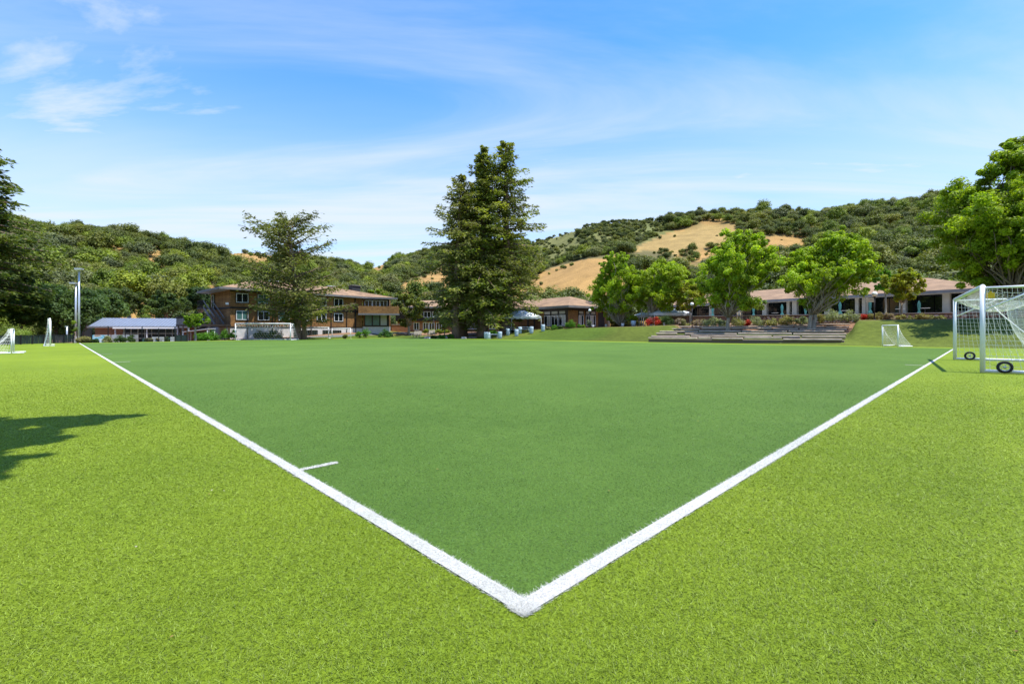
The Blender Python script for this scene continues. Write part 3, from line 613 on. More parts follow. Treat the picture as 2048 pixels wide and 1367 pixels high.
bed = [(1298, 652, 57, 1.0, 1.15, REDL, 'scarlet leaved shrub beside the patio post'), (1313, 655, 56.6, 1.0, 1.3, REDL, 'scarlet leaved shrub next to the round dark shrub'),
  (1336, 652, 56, 2.0, 1.25, DK, 'round dark green clipped shrub under the dappled tent'), (1358, 654, 55.4, 1.1, .9, MAUVE, 'purplish low shrub by the dappled tent'), (1371, 650, 55, 1.3, 1.2, SAGE, 'sage shrub beside the globe lamp foot'),
  (1397, 648, 54.6, 1.5, 1.2, MAUVE, 'pinkish flowering shrub at the head of the timber steps'), (1421, 648, 54, 2.4, 1.35, GREY, 'silver grey shrub mound next to the pinkish shrub'), (1444, 648, 53.6, 1.6, 1.1, GREY, 'silver grey shrub mound behind the single trunk'),
  (1472, 647, 53.2, 1.9, 1.2, SAGE, 'sage green shrub under the crape tree'), (1494, 645, 53, .9, .95, REDL, 'scarlet leaved shrub before the closed teal umbrella'), (1512, 646, 52.6, 1.8, 1.3, GREY, 'silver grey upright shrub under a teal umbrella'),
  (1530, 647, 52.3, 1.3, .9, TAN, 'tan grassy shrub between two silver mounds'), (1547, 646, 52, 1.5, .95, SAGE, 'sage shrub beside a tan spreading shrub'), (1575, 645, 51.4, 2.1, 1.25, TAN, 'tan flowering spreading shrub above the log steps'),
  (1604, 644, 51, 1.6, 1.0, GREY, 'silver shrub hugging the twin trunk'), (1638, 643, 50.4, 1.3, 1.0, TAN, 'golden tan shrub on the lamp side of the twin trunk'), (1665, 641, 50, 2.3, 1.45, GREY, 'tall silver grey shrub below a teal umbrella'), (1700, 641, 49.5, 2.3, 1.2, GREY, 'broad silver grey shrub beside scarlet shrub'),
  (1728, 640, 49, .8, .95, REDL, 'scarlet leaved shrub beside the lamp and sign'), (1738, 640, 48.6, .6, .9, SAGE, 'narrow lime shrub squeezed beside scarlet shrub'), (1752, 640, 48, 1.4, .95, TAN, 'bronze green clipped shrub at the lamp foot'), (1779, 641, 47.2, 1.2, .85, MAUVE, 'mauve grey shrub before the stone wall'),
  (1803, 641, 46.8, 1.1, .7, TAN, 'straw coloured shrub before the stone wall'), (1818, 641, 46.5, .7, .5, SAGE, 'small sage tuft before the stone wall'), (1845, 641, 46, 1.4, .85, TAN, 'wide bronze shrub before the stone wall'), (1862, 642, 45.5, .7, .5, SAGE, 'small lime tuft beside the bronze shrub'), (1879, 642, 45, 1.1, .5, SAGE, 'low wispy grass tuft by the wall end')]
for i, (px, py, Y, w, h, c, lab) in enumerate(bed): shrub(px, None, Y, w, h, c, lab, 200 + i, group='shrubs along the terrace bed')
for i, (px, Y, w, h, c, lab) in enumerate([(1140, 64, 1.5, 1.35, HEDGE, 'tall clipped bright green ball shrub at the pavilion corner'), (1159, 63.5, .75, .55, HEDGE, 'low clipped box shrub beside the tall ball shrub'), (1167, 63, .6, .42, LIME, 'tiny clipped box ball next to the potted plant'), (1177, 63, .8, 1.25, GREY, 'pale variegated upright shrub below the globe lamp'), (1110, 65, 1.3, .6, HEDGE, 'loose green shrub under the pavilion windows'), (1096, 66, .9, .45, SAGE, 'low yellowish shrub under the pavilion windows'), (1121, 65, .9, .4, DK, 'low dark groundcover shrub by pavilion windows'),
   (718, 69, 1.0, 1.15, HEDGE, 'clipped green shrub below the brown wall'), (732, 71, 1.4, 1.6, HEDGE, 'larger clipped green shrub before the ground floor glazing'), (769, 74, 2.6, 1.45, ((.05, .13, .03), (.07, .16, .035)), 'wide deep green hedge shrub before the balcony house'), (692, 66, .8, .9, SAGE, 'sparse sage shrub by the small white goal'),
   (521, 60.5, 2.2, 1.3, DK, 'dark shrub seen through the far goal net'), (548, 60.5, 1.9, 1.5, DK, 'tall dark shrub in the middle behind the far goal'), (558, 60, .9, .8, SAGE, 'small sage shrub behind the far goal'), (405, 55, 1.7, 1.4, HEDGE, 'green hedge shrub under the lime tree'), (424, 55.5, 1.4, 1.35, HEDGE, 'green hedge shrub beside the deck post'), (449, 56, 1.2, 1.35, HEDGE, 'round green shrub beneath the deck'), (466, 56.5, .9, 1.4, HEDGE, 'narrow green shrub between the deck and far goal'),
   (168, 46, 1.3, .75, TAN, 'bronze shrub beside the lamp pole footing'), (188, 46.5, .8, .55, DK, 'small shrub before the banner on the pool fence'), (214, 47, .9, .8, SAGE, 'sage shrub along the pool railing beside the banner'), (241, 47.5, 1.0, .85, DK, 'dark green shrub along the pool railing'), (264, 48, .95, .8, DK, 'dark green rounded shrub before the glazed pool front'), (297, 49, .8, .55, SAGE, 'low sage shrub along the pool railing'), (316, 49.5, 1.3, .5, TAN, 'low bronze shrub beside the pool gate'), (335, 50, 1.1, .5, DK, 'low dark shrub near the pool gate'),
   (148, 47.5, .7, 2.6, LIME, 'narrow lime green cypress beside the lamp poles'), (20, 46, 2.6, 2.0, ((.20, .26, .05), (.25, .30, .07)), 'pale lime shrub above the screen fence'), (48, 47, 2.2, 1.6, ((.19, .26, .04), (.22, .29, .06)), 'pale lime spreading shrub above the screen fence centre'), (885, 66.5, 1.4, .7, HEDGE, 'leafy green shrub at the small maple foot'), (867, 66, 1.0, .55, DK, 'dark green low shrub beside the boulder'), (900, 66.5, 1.1, .8, HEDGE, 'bright green shrub beside the redwood trunks'), (1020, 68.6, 1.0, .6, DK, 'dark fern at the base of the open redwood')]):
    shrub(px, None, Y, w, h, c, lab, 300 + i, leaf=.07 if Y > 50 else .06, dense=1.3)
mb_h = shrub(872, None, 80, 6.5, .8, ((.22, .26, .02), (.17, .22, .02)), 'long yellow green hedge before the dark house', 340, cat='hedge', name='hedge', flat=True)

# ------------------------------------------------------------------ hillside woods
protos = []
def hill_tree_mesh(seed, n, per, cols, leaf, flat, squat):
    rng = np.random.default_rng(seed); cl = dome(n, .50, .50, .36 * squat, .56 * squat, .27, rng, .45); C = np.array([c[:3] for c in cl]); R_ = np.array([c[3] for c in cl])
    v, ci = leaf_quads(C, R_, per, leaf, flat, up=.45, aspect=.7, rng=rng, rnd=.32); t = tints(ci, n, cols[0], cols[1], rng, .25, .28)
    tv = []; ts = 5
    for zz, rad in ((-.15, .045), (.4 * squat, .03)):
        for k in range(ts): tv.append((rad * math.cos(k * 6.283 / ts), rad * math.sin(k * 6.283 / ts), zz))
    b0 = len(v); fq = np.arange(b0).reshape(-1, 4); tq = np.array([(b0 + k, b0 + (k + 1) % ts, b0 + ts + (k + 1) % ts, b0 + ts + k) for k in range(ts)])
    V = np.concatenate([v, np.array(tv)]); T = np.concatenate([t, np.tile((.12, .10, .08), (2 * ts, 1))]); return V, fq, tq, T
KINDS = [('dark round oak growing in the hillside wood', ((.075, .100, .024), (.105, .130, .028)), .95), ('olive green oak growing in the hillside wood', ((.125, .15, .028), (.165, .18, .03)), 1.0), ('bright mid green bay tree in the hillside wood', ((.14, .195, .022), (.18, .225, .025)), 1.15), ('grey green brush tree in the hillside wood', ((.125, .145, .055), (.165, .18, .07)), .85)]
big, small = [], []
for k, (lab, cols, sq) in enumerate(KINDS):
    big.append([hill_tree_mesh(400 + k * 10 + j, 26, 110, cols, .040, .9, sq) for j in range(3)])
    small.append(None)
bigm = [[np_mesh('hill_tree', V_, [fq, tq], [M['leaf_far'], M['bark']], T_) for V_, fq, tq, T_ in row] for row in big]
rng = np.random.default_rng(90); cand = []
N = 42000
PXc = rng.uniform(-140, 2200, N); y0 = lerp_tab(Y0T, PXc); y1 = lerp_tab(Y1T, PXc); tq_ = rng.random(N) ** .85 * 1.04; Yc = y0 - 4 + (y1 - y0 + 4) * tq_
Xc = (PXc - 1024) / F * Yc; Zc = gz(Xc, Yc); _, PYc = proj(Xc, Yc, Zc)
hpx = 6.2 / Yc * F; dryc_ = dry_mask(PXc, PYc + 3) | dry_mask(PXc, PYc - hpx * .35) | dry_mask(PXc, PYc - hpx * .65); scr = inpoly(PXc, PYc, SCRUB)
clr = vnoise(Xc * .03 + 3, Yc * .03) + .5 * vnoise(Xc * .11, Yc * .11 + 4) > .20
cell = {}
chosen = []
for i in range(N):
    if dryc_[i] and rng.random() > (.10 if vnoise(np.array([Xc[i] * .045 + 8]), np.array([Yc[i] * .045]))[0] > .16 else .004): continue
    if clr[i] and rng.random() > .15: continue
    if scr[i] and rng.random() > .75: continue
    size = 2.4 + 5.4 * rng.random() ** 1.5 * (1 if Yc[i] < 200 else .92)
    if scr[i]: size *= rng.uniform(.32, .6)
    if dryc_[i]: size *= rng.uniform(.22, .6)
    if Yc[i] > y1[i] * .97: size *= .8
    g = (int(Xc[i] // 6), int(Yc[i] // 6)); ok = True
    for a in (-1, 0, 1):
        for b_ in (-1, 0, 1):
            for (x, y, s) in cell.get((g[0] + a, g[1] + b_), ()):
                if (x - Xc[i]) ** 2 + (y - Yc[i]) ** 2 < (.36 * (s + size)) ** 2: ok = False; break
            if not ok: break
        if not ok: break
    if not ok: continue
    cell.setdefault(g, []).append((Xc[i], Yc[i], size)); kv = vnoise(np.array([Xc[i] * .05]), np.array([Yc[i] * .05 + 20]))[0] + rng.normal() * .22
    kd = 0 if kv < -.10 else 1 if kv < .10 else 2 if kv < .25 else 3
    if scr[i]: kd = rng.choice([1, 3, 0])
    chosen.append((Xc[i], Yc[i], Zc[i], size, kd, PXc[i], PYc[i]))
def visible_score(c):
    X, Y, Z, s, kd, px, py = c
    if px < 5 or px > 1890 or py > 640: return 0
    if 890 < px < 1060 or 1200 < px < 1380 and py > 520 or 1400 < px < 1730 and py > 500 or 440 < px < 770 and py > 580 or px < 70: return 0
    if px < 200 and py > 560: return 0
    return s / Y
order = sorted(range(len(chosen)), key=lambda i: -visible_score(chosen[i])); ind = set(order[:290])
WP = []
for i, (X, Y, Z, s, kd, px, py) in enumerate(chosen):
    a = rng.random() * 6.283; hs = s * rng.uniform(.7, 1.2)
    if i in ind:
        o = link('hill_tree', bigm[kd][rng.integers(3)]); o.location = (X, Y, Z - .1); o.rotation_euler = (0, 0, a); o.scale = (s * rng.uniform(.85, 1.25), s * rng.uniform(.85, 1.2), hs)
        tag(o, KINDS[kd][0], 'tree', 'trees of the hillside wood: ' + KINDS[kd][0].split(' growing')[0].split(' in ')[0]); continue
    WP.append((X, Y, Z - .1, a, s, hs, kd * 3 + int(rng.integers(3))))
# the rest of the wood: one object that places the same tree shapes at its points
WP = np.array(WP); wm = bpy.data.meshes.new('hillside_wood'); wm.vertices.add(len(WP)); wm.vertices.foreach_set('co', WP[:, :3].astype(np.float32).ravel())
for nm, ty, val in (('spin', 'FLOAT_VECTOR', np.stack([WP[:, 3] * 0, WP[:, 3] * 0, WP[:, 3]], 1)), ('grow', 'FLOAT_VECTOR', np.stack([WP[:, 4] * rng.uniform(.8, 1.25, len(WP)), WP[:, 4] * rng.uniform(.85, 1.2, len(WP)), WP[:, 5]], 1)), ('kind_id', 'INT', WP[:, 6].astype(np.int32))):
    at_ = wm.attributes.new(nm, ty, 'POINT'); at_.data.foreach_set('value' if ty == 'INT' else 'vector', val.astype(np.int32 if ty == 'INT' else np.float32).ravel())
pc = bpy.data.collections.new('hill_tree_shapes')
for q, me_ in enumerate([m_ for row in bigm for m_ in row]): pc.objects.link(bpy.data.objects.new('tree_shape_%02d' % q, me_))
wood = link('hillside_wood', wm); tag(wood, 'mass of oak woodland covering the far hill slopes', None, None, 'stuff')
ng = bpy.data.node_groups.new('wood', 'GeometryNodeTree'); ng.interface.new_socket('Geometry', in_out='INPUT', socket_type='NodeSocketGeometry'); ng.interface.new_socket('Geometry', in_out='OUTPUT', socket_type='NodeSocketGeometry')
gi, go = ng.nodes.new('NodeGroupInput'), ng.nodes.new('NodeGroupOutput'); ci_ = ng.nodes.new('GeometryNodeCollectionInfo'); ci_.inputs[0].default_value = pc; ci_.inputs[1].default_value = True; ci_.inputs[2].default_value = True
ip = ng.nodes.new('GeometryNodeInstanceOnPoints'); ip.inputs['Pick Instance'].default_value = True
def gattr(nm, ty):
    n_ = ng.nodes.new('GeometryNodeInputNamedAttribute'); n_.data_type = ty; n_.inputs[0].default_value = nm; return n_.outputs[0]
ng.links.new(gi.outputs[0], ip.inputs['Points']); ng.links.new(ci_.outputs[0], ip.inputs['Instance']); ng.links.new(gattr('kind_id', 'INT'), ip.inputs['Instance Index'])
ng.links.new(gattr('grow', 'FLOAT_VECTOR'), ip.inputs['Scale']); er = ng.nodes.new('FunctionNodeEulerToRotation'); ng.links.new(gattr('spin', 'FLOAT_VECTOR'), er.inputs[0]); ng.links.new(er.outputs[0], ip.inputs['Rotation'])
ng.links.new(ip.outputs[0], go.inputs[0]); md = wood.modifiers.new('wood', 'NODES'); md.node_group = ng
print('hill trees', len(chosen))

# ------------------------------------------------------------------ goals
def net_grid(mb, fn, nu, nv, r):
    """net cords as thin three-sided tubes over the surface fn(u,v)"""
    g = [[Vector(fn(i / nu, j / nv)) for j in range(nv + 1)] for i in range(nu + 1)]
    for i in range(nu + 1): mb.tube(g[i], r, 3, cap=False)
    for j in range(nv + 1): mb.tube([g[i][j] for i in range(nu + 1)], r, 3, cap=False)
def goal(label, p0, p1, H, td, bd, back, pr=.05, cell=.16, cr=.004, group=None, wheels=False, brace=False, slack=.15, z=None, feet=0):
    p0 = Vector((p0[0], p0[1], 0)); p1 = Vector((p1[0], p1[1], 0)); zb = .012 if z is None else z
    mid = (p0 + p1) / 2; root = empty('soccer_goal', (mid.x, mid.y, zb)); tag(root, label, 'goal', group)
    a, b = p0 - mid, p1 - mid; k = Vector((back[0], back[1], 0)).normalized(); up = Vector((0, 0, 1)); L = (b - a).length; mp = M['white']
    for e in (a, b):
        m = MB(); m.tube([e, e + up * H], pr, 14); m.build('post', mp, root, (0, 0, 0))
        m = MB(); m.tube([e + up * pr * .8, e + k * bd + up * pr * .8], pr * .8, 10); m.build('ground_bar', mp, root, (0, 0, 0))
        if td > .05:
            m = MB(); m.tube([e + up * (H - pr), e + k * td + up * (H - pr)], pr * .55, 10); m.build('top_stay', mp, root, (0, 0, 0))
        if brace:
            m = MB(); m.tube([e + up * (H * .71), e + k * td * .82 + up * (H - pr)], pr * .42, 8); m.build('brace', mp, root, (0, 0, 0))
        if feet:
            m = MB(); m.tube([e + up * pr * .8, e - k * feet + up * pr * .8], pr * .8, 8); m.build('foot_bar', mp, root, (0, 0, 0))
    m = MB(); m.tube([a + up * (H - pr * .3), b + up * (H - pr * .3)], pr, 14); m.build('crossbar', mp, root, (0, 0, 0))
    m = MB(); m.tube([a + k * bd + up * pr * .8, b + k * bd + up * pr * .8], pr * .8, 10); m.build('rear_bar', mp, root, (0, 0, 0))
    nu = max(4, int(L / cell)); nt = max(2, int(max(td, .3) / cell)); nb = max(4, int(H / cell)); H2 = H - pr
    wob = lambda u, v: .02 * math.sin(17 * u + 9 * v) + .015 * math.sin(31 * u - 23 * v)
    if td > .05:
        m = MB(); net_grid(m, lambda u, v: a.lerp(b, u) + k * td * v + up * (H2 - slack * 1.9 * math.sin(math.pi * min(v, .999)) ** .7 * (.35 + .65 * math.sin(math.pi * u) ** .5) - slack * .9 * v * math.sin(math.pi * u) + wob(u, v)), nu, nt, cr); m.build('net', M['net'], root, (0, 0, 0))
    def backnet(u, v):
        s = math.sin(math.pi * u) ** .5 if 0 < u < 1 else 0
        kk = td + (bd - td) * v ** 1.5 - slack * 1.2 * math.sin(math.pi * v) * (.4 + .6 * s)
        return a.lerp(b, u) + k * kk + up * ((H2 - slack * .9 * s) * (1 - v) + .03 + wob(u, v) * (1 - v))
    m = MB(); net_grid(m, backnet, nu, nb, cr); m.build('net', M['net'], root, (0, 0, 0))
    for e, u in ((a, 0), (b, 1)):
        def side(v, w, e=e): # v down, w back
            kk = (td + (bd - td) * v ** 1.5) * w; return e + k * kk + up * (H2 * (1 - v) + .03 - slack * .25 * math.sin(math.pi * w) * (1 - v)) + (b - a).normalized() * (.05 * math.sin(9 * v + 5 * w) * math.sin(math.pi * w))
        m = MB(); net_grid(m, side, nb, max(3, int(bd / cell)), cr); m.build('net', M['net'], root, (0, 0, 0))
    if wheels:
        for e in (a, b):
            c = e + k * .42 + up * .17; ax = (a - b).normalized() if e is a else (b - a).normalized(); c = c + ax * .11
            if e is b: c = c - ax * .22
            t = MB(); n = 24; ring = []
            for i in range(n + 1):
                th = 2 * math.pi * i / n; ring.append(c + k * math.cos(th) * .135 + up * math.sin(th) * .135)
            t.tube(ring, .034, 8, cap=False); w_ = t.build('wheel', M['rubber'], root, (0, 0, 0))
            r_ = MB(); r_.tube([c - ax * .03, c + ax * .03], .035, 10); r_.tube([c + k * math.cos(i * .2618) * .102 + up * math.sin(i * .2618) * .102 for i in range(25)], .012, 6, cap=False)
            for i in range(5):
                th = i * 1.2566; r_.beam(c, c + k * math.cos(th) * .1 + up * math.sin(th) * .1, .03, .015)
            r_.tube([c - ax * .11, c], .014, 6)
            rim = bpy.data.objects.new('rim', r_.build('rim', M['steel']).data); COL.objects.link(rim); rim.parent = w_
    return root, a, b, k
def drop_temp():
    for o in list(bpy.data.objects):
        if o.name.startswith('rim') and o.parent is None: bpy.data.objects.remove(o)
G0 = Vector((13.29, 13.09)); gd = Vector((.633, .774)).normalized(); G1 = G0 + gd * 7.32
root, a, b, k = goal('large white wheeled goal with loose white net on the light turf', G0, G1, 2.44, 1.45, 2.3, (.774, -.633), .058, .145, .0042, None, True, True, .24)
drop_temp()
m = MB(); c = a + k * .16 + Vector((0, 0, 2.16)); m.box(c, (.012, .17, .15), .5); m.box(c + Vector((0, 0, .09)), (.02, .05, .05), .5); t_ = m.build('tag', M['yellow'], root, (0, 0, 0)); t_['label'] = 'yellow tag hanging in the net'
# gathered net edge ropes hanging from the rear of the goal
m = MB(); pts = []
for i in range(13):
    t = i / 12; pts.append(a + k * (.28 + 1.75 * t ** 1.1) + Vector((0, 0, 1.86 - 1.8 * t - .10 * math.sin(3.14 * t))) - (b - a).normalized() * -.5 * (1 - t))
m.tube(pts, .016, 6); m.build('net_rope', M['net'], root, (0, 0, 0))
Y_ = 55.2; goal('long white far goal standing before the brown house stair', xy(471, Y_), xy(581, Y_ + .3), 2.0, .7, 1.8, (.1, 1), .055, .30, .006, None, False, True, .22, z=.012)
def gset(px0, px1, Y, H, lab, back=(0, 1)):
    x0, y0 = xy(px0, Y); x1, y1 = xy(px1, Y + .6); zz = min(gz1(x0, y0), gz1(x1, y1)); goal(lab, (x0, y0), (x1, y1), H, .4, 1.0, back, .04, .3, .006, None, slack=.1, z=zz)
gset(612, 657, 65.5, 1.6, 'small white goal stored beside the conifer trunks')
gset(664, 701, 67, 1.55, 'small white goal stored below the brown wall', (-.2, 1))
p0 = Vector(xy(23, 23.6)); goal('small white A-frame goal on the light turf before the screen fence', p0, p0 + Vector(LD) * 1.7, 1.25, .12, 1.1, (-.714, -.70), .034, .14, .003, None, slack=.08, feet=.45)
p0 = Vector(xy(100, 34.7)); goal('tall white goal seen edge-on near the screen fence', p0, p0 + Vector(LD) * 4.6, 2.08, .12, .34, (-.714, -.70), .034, .2, .003, None, slack=.06, feet=.25)
goal('small white practice goal at the foot of the grass bank', xy(1765, 34.9), xy(1796, 33.0), 1.55, .05, 1.35, (.95, .25), .045, .15, .005, None, slack=.12)

# ------------------------------------------------------------------ buildings
def window(root, fr, a, z0, z1, w, b=-.05, n=2, frame='white', glass='glass', fw=.07, trim=True):
    m = MB(); d0, d1 = b - .06, b + .05; e = w / 2
    if trim: m.fbox(fr, a - e - .09, a + e + .09, d0 + .035, d1, z0 - .1, z1 + .1, 1)
    for x0, x1, y0, y1 in ((a - e, a + e, z0, z0 + fw), (a - e, a + e, z1 - fw, z1), (a - e, a - e + fw, z0 + fw, z1 - fw), (a + e - fw, a + e, z0 + fw, z1 - fw)): m.fbox(fr, x0, x1, d0, d1 - .006, y0, y1, 0)
    for i in range(1, n):
        x = a - e + w * i / n; m.fbox(fr, x - fw / 2, x + fw / 2, d0 + .004, d1 - .01, z0 + fw, z1 - fw, 0)
    o = m.build('window', [M[frame], M['darkwood']], root)
    for i in range(n):
        x0 = a - e + w * i / n + fw / 2; x1 = a - e + w * (i + 1) / n - fw / 2; p = MB(); p.fbox(fr, x0, x1, d0 + .026, d0 + .034, z0 + fw * .6, z1 - fw * .6)
        q = p.build('pane', M[glass if isinstance(glass, str) else glass[i % len(glass)]]); q.parent = o; q.matrix_parent_inverse = (root.matrix_basis @ o.matrix_parent_inverse).inverted() if False else Matrix.Identity(4)
        q.location = (0, 0, 0)
    return o
def wall(root, fr, a0, a1, b0, b1, z0, z1, m, name='wall'):
    mb = MB(); mb.fbox(fr, a0, a1, b0, b1, z0, z1); return mb.build(name, M[m], root)
def roof_mesh(root, corners, ridge, faces, m='roof', th=.16, name='roof', fascia='fascia', soffit='soffit'):
    """corners: eave ring, ridge: list; faces index into corners+ridge"""
    P = [Vector(c) for c in corners] + [Vector(r) for r in ridge]; mb = MB(); mb.add(P, faces)
    n = len(corners); low = [Vector((p.x, p.y, p.z - th)) for p in P[:n]]
    mb.add(low, [tuple(range(n))[::-1]], 1)
    o = mb.build(name, [M[m], M[soffit]], root)
    cen = sum(P[:n], Vector()) / n
    for i in range(n):
        a, b = P[i], P[(i + 1) % n]; f = MB(); dn = Vector((0, 0, th * .5)); outw = ((a + b) / 2 - cen); outw.z = 0
        e = (b - a).normalized(); nn = Vector((e.y, -e.x, 0)); nn = nn if nn.dot(outw) > 0 else -nn
        f.beam(a - dn + nn * .03 + Vector((0, 0, .02)), b - dn + nn * .03 + Vector((0, 0, .02)), .06, th + .08); g = f.build('fascia', M[fascia]); g.parent = o
    return o
def bempty(name, label, loc=(0, 0, 0)):
    return tag(empty(name, (0, 0, 0)), label, 'building')

# brown shingled house with the balcony
H1 = bempty('shingled_house', 'brown shingled house with balcony and low tan hipped roof')
f1 = Frame((-37.7, 62.0), (.66, .75), (-.75, .66)); LEN = 19.6
wall(H1, f1, 0, LEN, 0, 8.2, -.8, 1.62, 'stucco', 'foundation'); wall(H1, f1, .02, LEN - .02, 0.02, 8.18, 1.62, 6.62, 'shingle_wall')
for z0, z1 in ((4.12, 4.36), (6.40, 6.60), (1.55, 1.72)): wall(H1, f1, -.04, LEN + .02, -.05, .0, z0, z1, 'darkwood', 'trim_band')
wall(H1, f1, -.06, -.01, .05, 8.1, 4.12, 4.36, 'darkwood', 'trim_band')
for i, p in enumerate((484.5, 527, 568, 608, 643, 677)):
    a = f1.a_at(p); window(H1, f1, a, 4.95, 6.2, 1.5, 0, 2, 'white', 'glass_teal' if i == 1 else 'glass'); window(H1, f1, a, 2.6, 3.85, 1.5, 0, 2, 'white', 'glass_teal' if i == 0 else ('glass_teal', 'glass') if i == 2 else 'glass')
for p in (494, 545, 588, 622, 662, 693, 711):
    a = f1.a_at(p); wall(H1, f1, a - .05, a + .05, -.13, -.053, -.5, 4.2, 'darkwood', 'downpipe')
a = f1.a_at(710); wall(H1, f1, a - .09, a + .09, -.09, -.002, 1.73, 6.39, 'darkwood', 'corner_post')
for p in (610, 625, 655, 673): window(H1, f1, f1.a_at(p), .35, 1.2, 1.6, 0, 2, 'darkwood', 'glass', .05, False)
c2 = f1.P(LEN, 0, 0); w1 = Frame((c2.x, c2.y), (.972, .235), (-.235, .972)); WL = 4.3
wall(H1, w1, .03, WL, .25, 9, -.5, 1.8, 'stucco', 'foundation'); wall(H1, w1, .03, WL, .25, 9, 1.8, 6.62, 'shingle_wall')
wall(H1, w1, .3, WL - .05, .10, .248, 1.82, 6.58, 'darkwood', 'wall_panel')
for i in range(3):
    window(H1, w1, .95 + i * 1.22, 4.95, 6.15, 1.16, .05, 2, 'white', 'glass', .06, False)
    window(H1, w1, .95 + i * 1.22, 1.95, 3.75, 1.16, .05, 1, 'darkwood', ('blind', 'glass_teal')[i % 2] if i else 'glass_teal', .07, False)
bal = MB(); bz0, bz1 = 3.95, 5.12; bal.fbox(w1, -.5, WL + 1.6, -1.7, -1.55, bz0, bz1); bal.fbox(w1, -.5, -.35, -1.55, .24, bz0, bz1); bal.fbox(w1, WL + 1.45, WL + 1.6, -1.55, 2, bz0, bz1); bal.build('balcony', M['shingle_wall'], H1)
wall(H1, w1, -.55, WL + 1.65, -1.75, .09, bz0 - .28, bz0 - .005, 'fascia', 'balcony_floor')
EZ = 6.72; cor = [f1.P(-1.5, -1.0, EZ + .1), f1.P(LEN + .3, -1.0, EZ - .1), w1.P(WL + 1.3, -1.3, EZ - .2), f1.P(LEN + 5.2, 12, EZ), f1.P(-1.5, 8.8, EZ)]
rg = [f1.P(4.5, 5, 8.6), f1.P(17.5, 5.6, 8.5)]
roof1 = roof_mesh(H1, cor, rg, [(0, 1, 6, 5), (1, 2, 6), (2, 3, 6), (3, 4, 5, 6), (4, 0, 5)], th=.2, soffit='soffit')
def roof_vent(px, py, Y, w, h, root, m='tent', name='roof_vent'):
    p = at(px, py, Y); mb = MB(); mb.box((p.x, p.y, p.z - h * .55), (w * .8, w * .8, h * .9), .6, 1); mb.box((p.x, p.y, p.z), (w, w, h * .22), .6, 0); mb.add([(p.x - w * .4, p.y - w * .4, p.z + h * .11), (p.x + w * .4, p.y - w * .4, p.z + h * .11), (p.x + w * .4, p.y + w * .4, p.z + h * .11), (p.x - w * .4, p.y + w * .4, p.z + h * .11), (p.x, p.y, p.z + h * .3)], [(0, 1, 4), (1, 2, 4), (2, 3, 4), (3, 0, 4)]); return mb.build(name, [M[m], M['black']], root)
roof_vent(547, 562.5, 71, 1.3, .45, H1); roof_vent(662, 572.5, 79, 1.2, .4, H1)
p = at(709, 572, 80); ch = MB(); ch.box((p.x, p.y, p.z - .9), (1.5, 1.2, 1.8), .85, 0); ch.box((p.x, p.y, p.z + .06), (1.75, 1.45, .12), .85, 1); ch.build('chimney', [M['screen_grey'], M['fascia']], H1)
# deck and outdoor stair at the house end
f_s = Frame(tuple(f1.P(-.2, 0, 0))[:2], (-.66, -.75), (-.75, .66))
mb = MB(); mb.fbox(f1, -5.0, -.1, -.6, 4.6, 1.72, 1.95); mb.build('deck', M['darkwood'], H1)
for a_, b_ in ((-4.8, -.4), (-2.6, -.4), (-.5, -.4), (-4.8, 4.2), (-4.8, 2)): wall(H1, f1, a_ - .08, a_ + .08, b_ - .08, b_ + .08, -.9, 1.72, 'fascia', 'deck_post')
def rail(p, q, n, h, root, nm='railing'):
    mb = MB(); p, q = Vector(p), Vector(q); up = Vector((0, 0, h)); mb.beam(p + up, q + up, .06, .06)
    for i in range(n + 1):
        c = p.lerp(q, i / n); mb.beam(c, c + up, .03, .03)
    return mb.build(nm, M['black'], root)
rail(f1.P(-5, -.55, 1.95), f1.P(-.15, -.55, 1.95), 26, 1.0, H1); rail(f1.P(-4.95, -.55, 1.95), f1.P(-4.95, 4.5, 1.95), 24, 1.0, H1)
s0, s1 = f1.P(-.9, 1.2, 1.95), f1.P(-1.0, 5.8, 4.4)
for dx in (-.55, .55):
    mb = MB(); o_ = f1.u * dx; mb.beam(s0 + o_, s1 + o_, .08, .3); mb.beam(s0 + o_ + Vector((0, 0, .95)), s1 + o_ + Vector((0, 0, .95)), .09, .12); mb.build('stringer', M['fascia'], H1)
for i in range(13):
    c = s0.lerp(s1, (i + .5) / 13); mb = MB(); mb.beam(c - f1.u * .5, c + f1.u * .5, .28, .05); mb.build('stair_tread', M['fascia'], H1)
mb = MB(); mb.fbox(f1, -1.7, -.1, 5.7, 8.2, 4.2, 4.38); mb.build('landing', M['darkwood'], H1); rail(f1.P(-1.65, 5.7, 4.38), f1.P(-1.65, 8.1, 4.38), 10, 1.0, H1)
window(H1, Frame(tuple(f1.P(-.06, 8, 0))[:2], (-f1.v.x, -f1.v.y), (f1.u.x, f1.u.y)), 1.2, 4.4, 6.2, .9, 0, 1, 'white', 'glass')
mb = MB(); c = f1.P(-.3, .2, 4.75); mb.tube([f1.P(-.1, .2, 4.6), c], .03, 6); mb.box(c, (.35, .3, .28), .5); mb.build('floodlight', M['white'], H1)

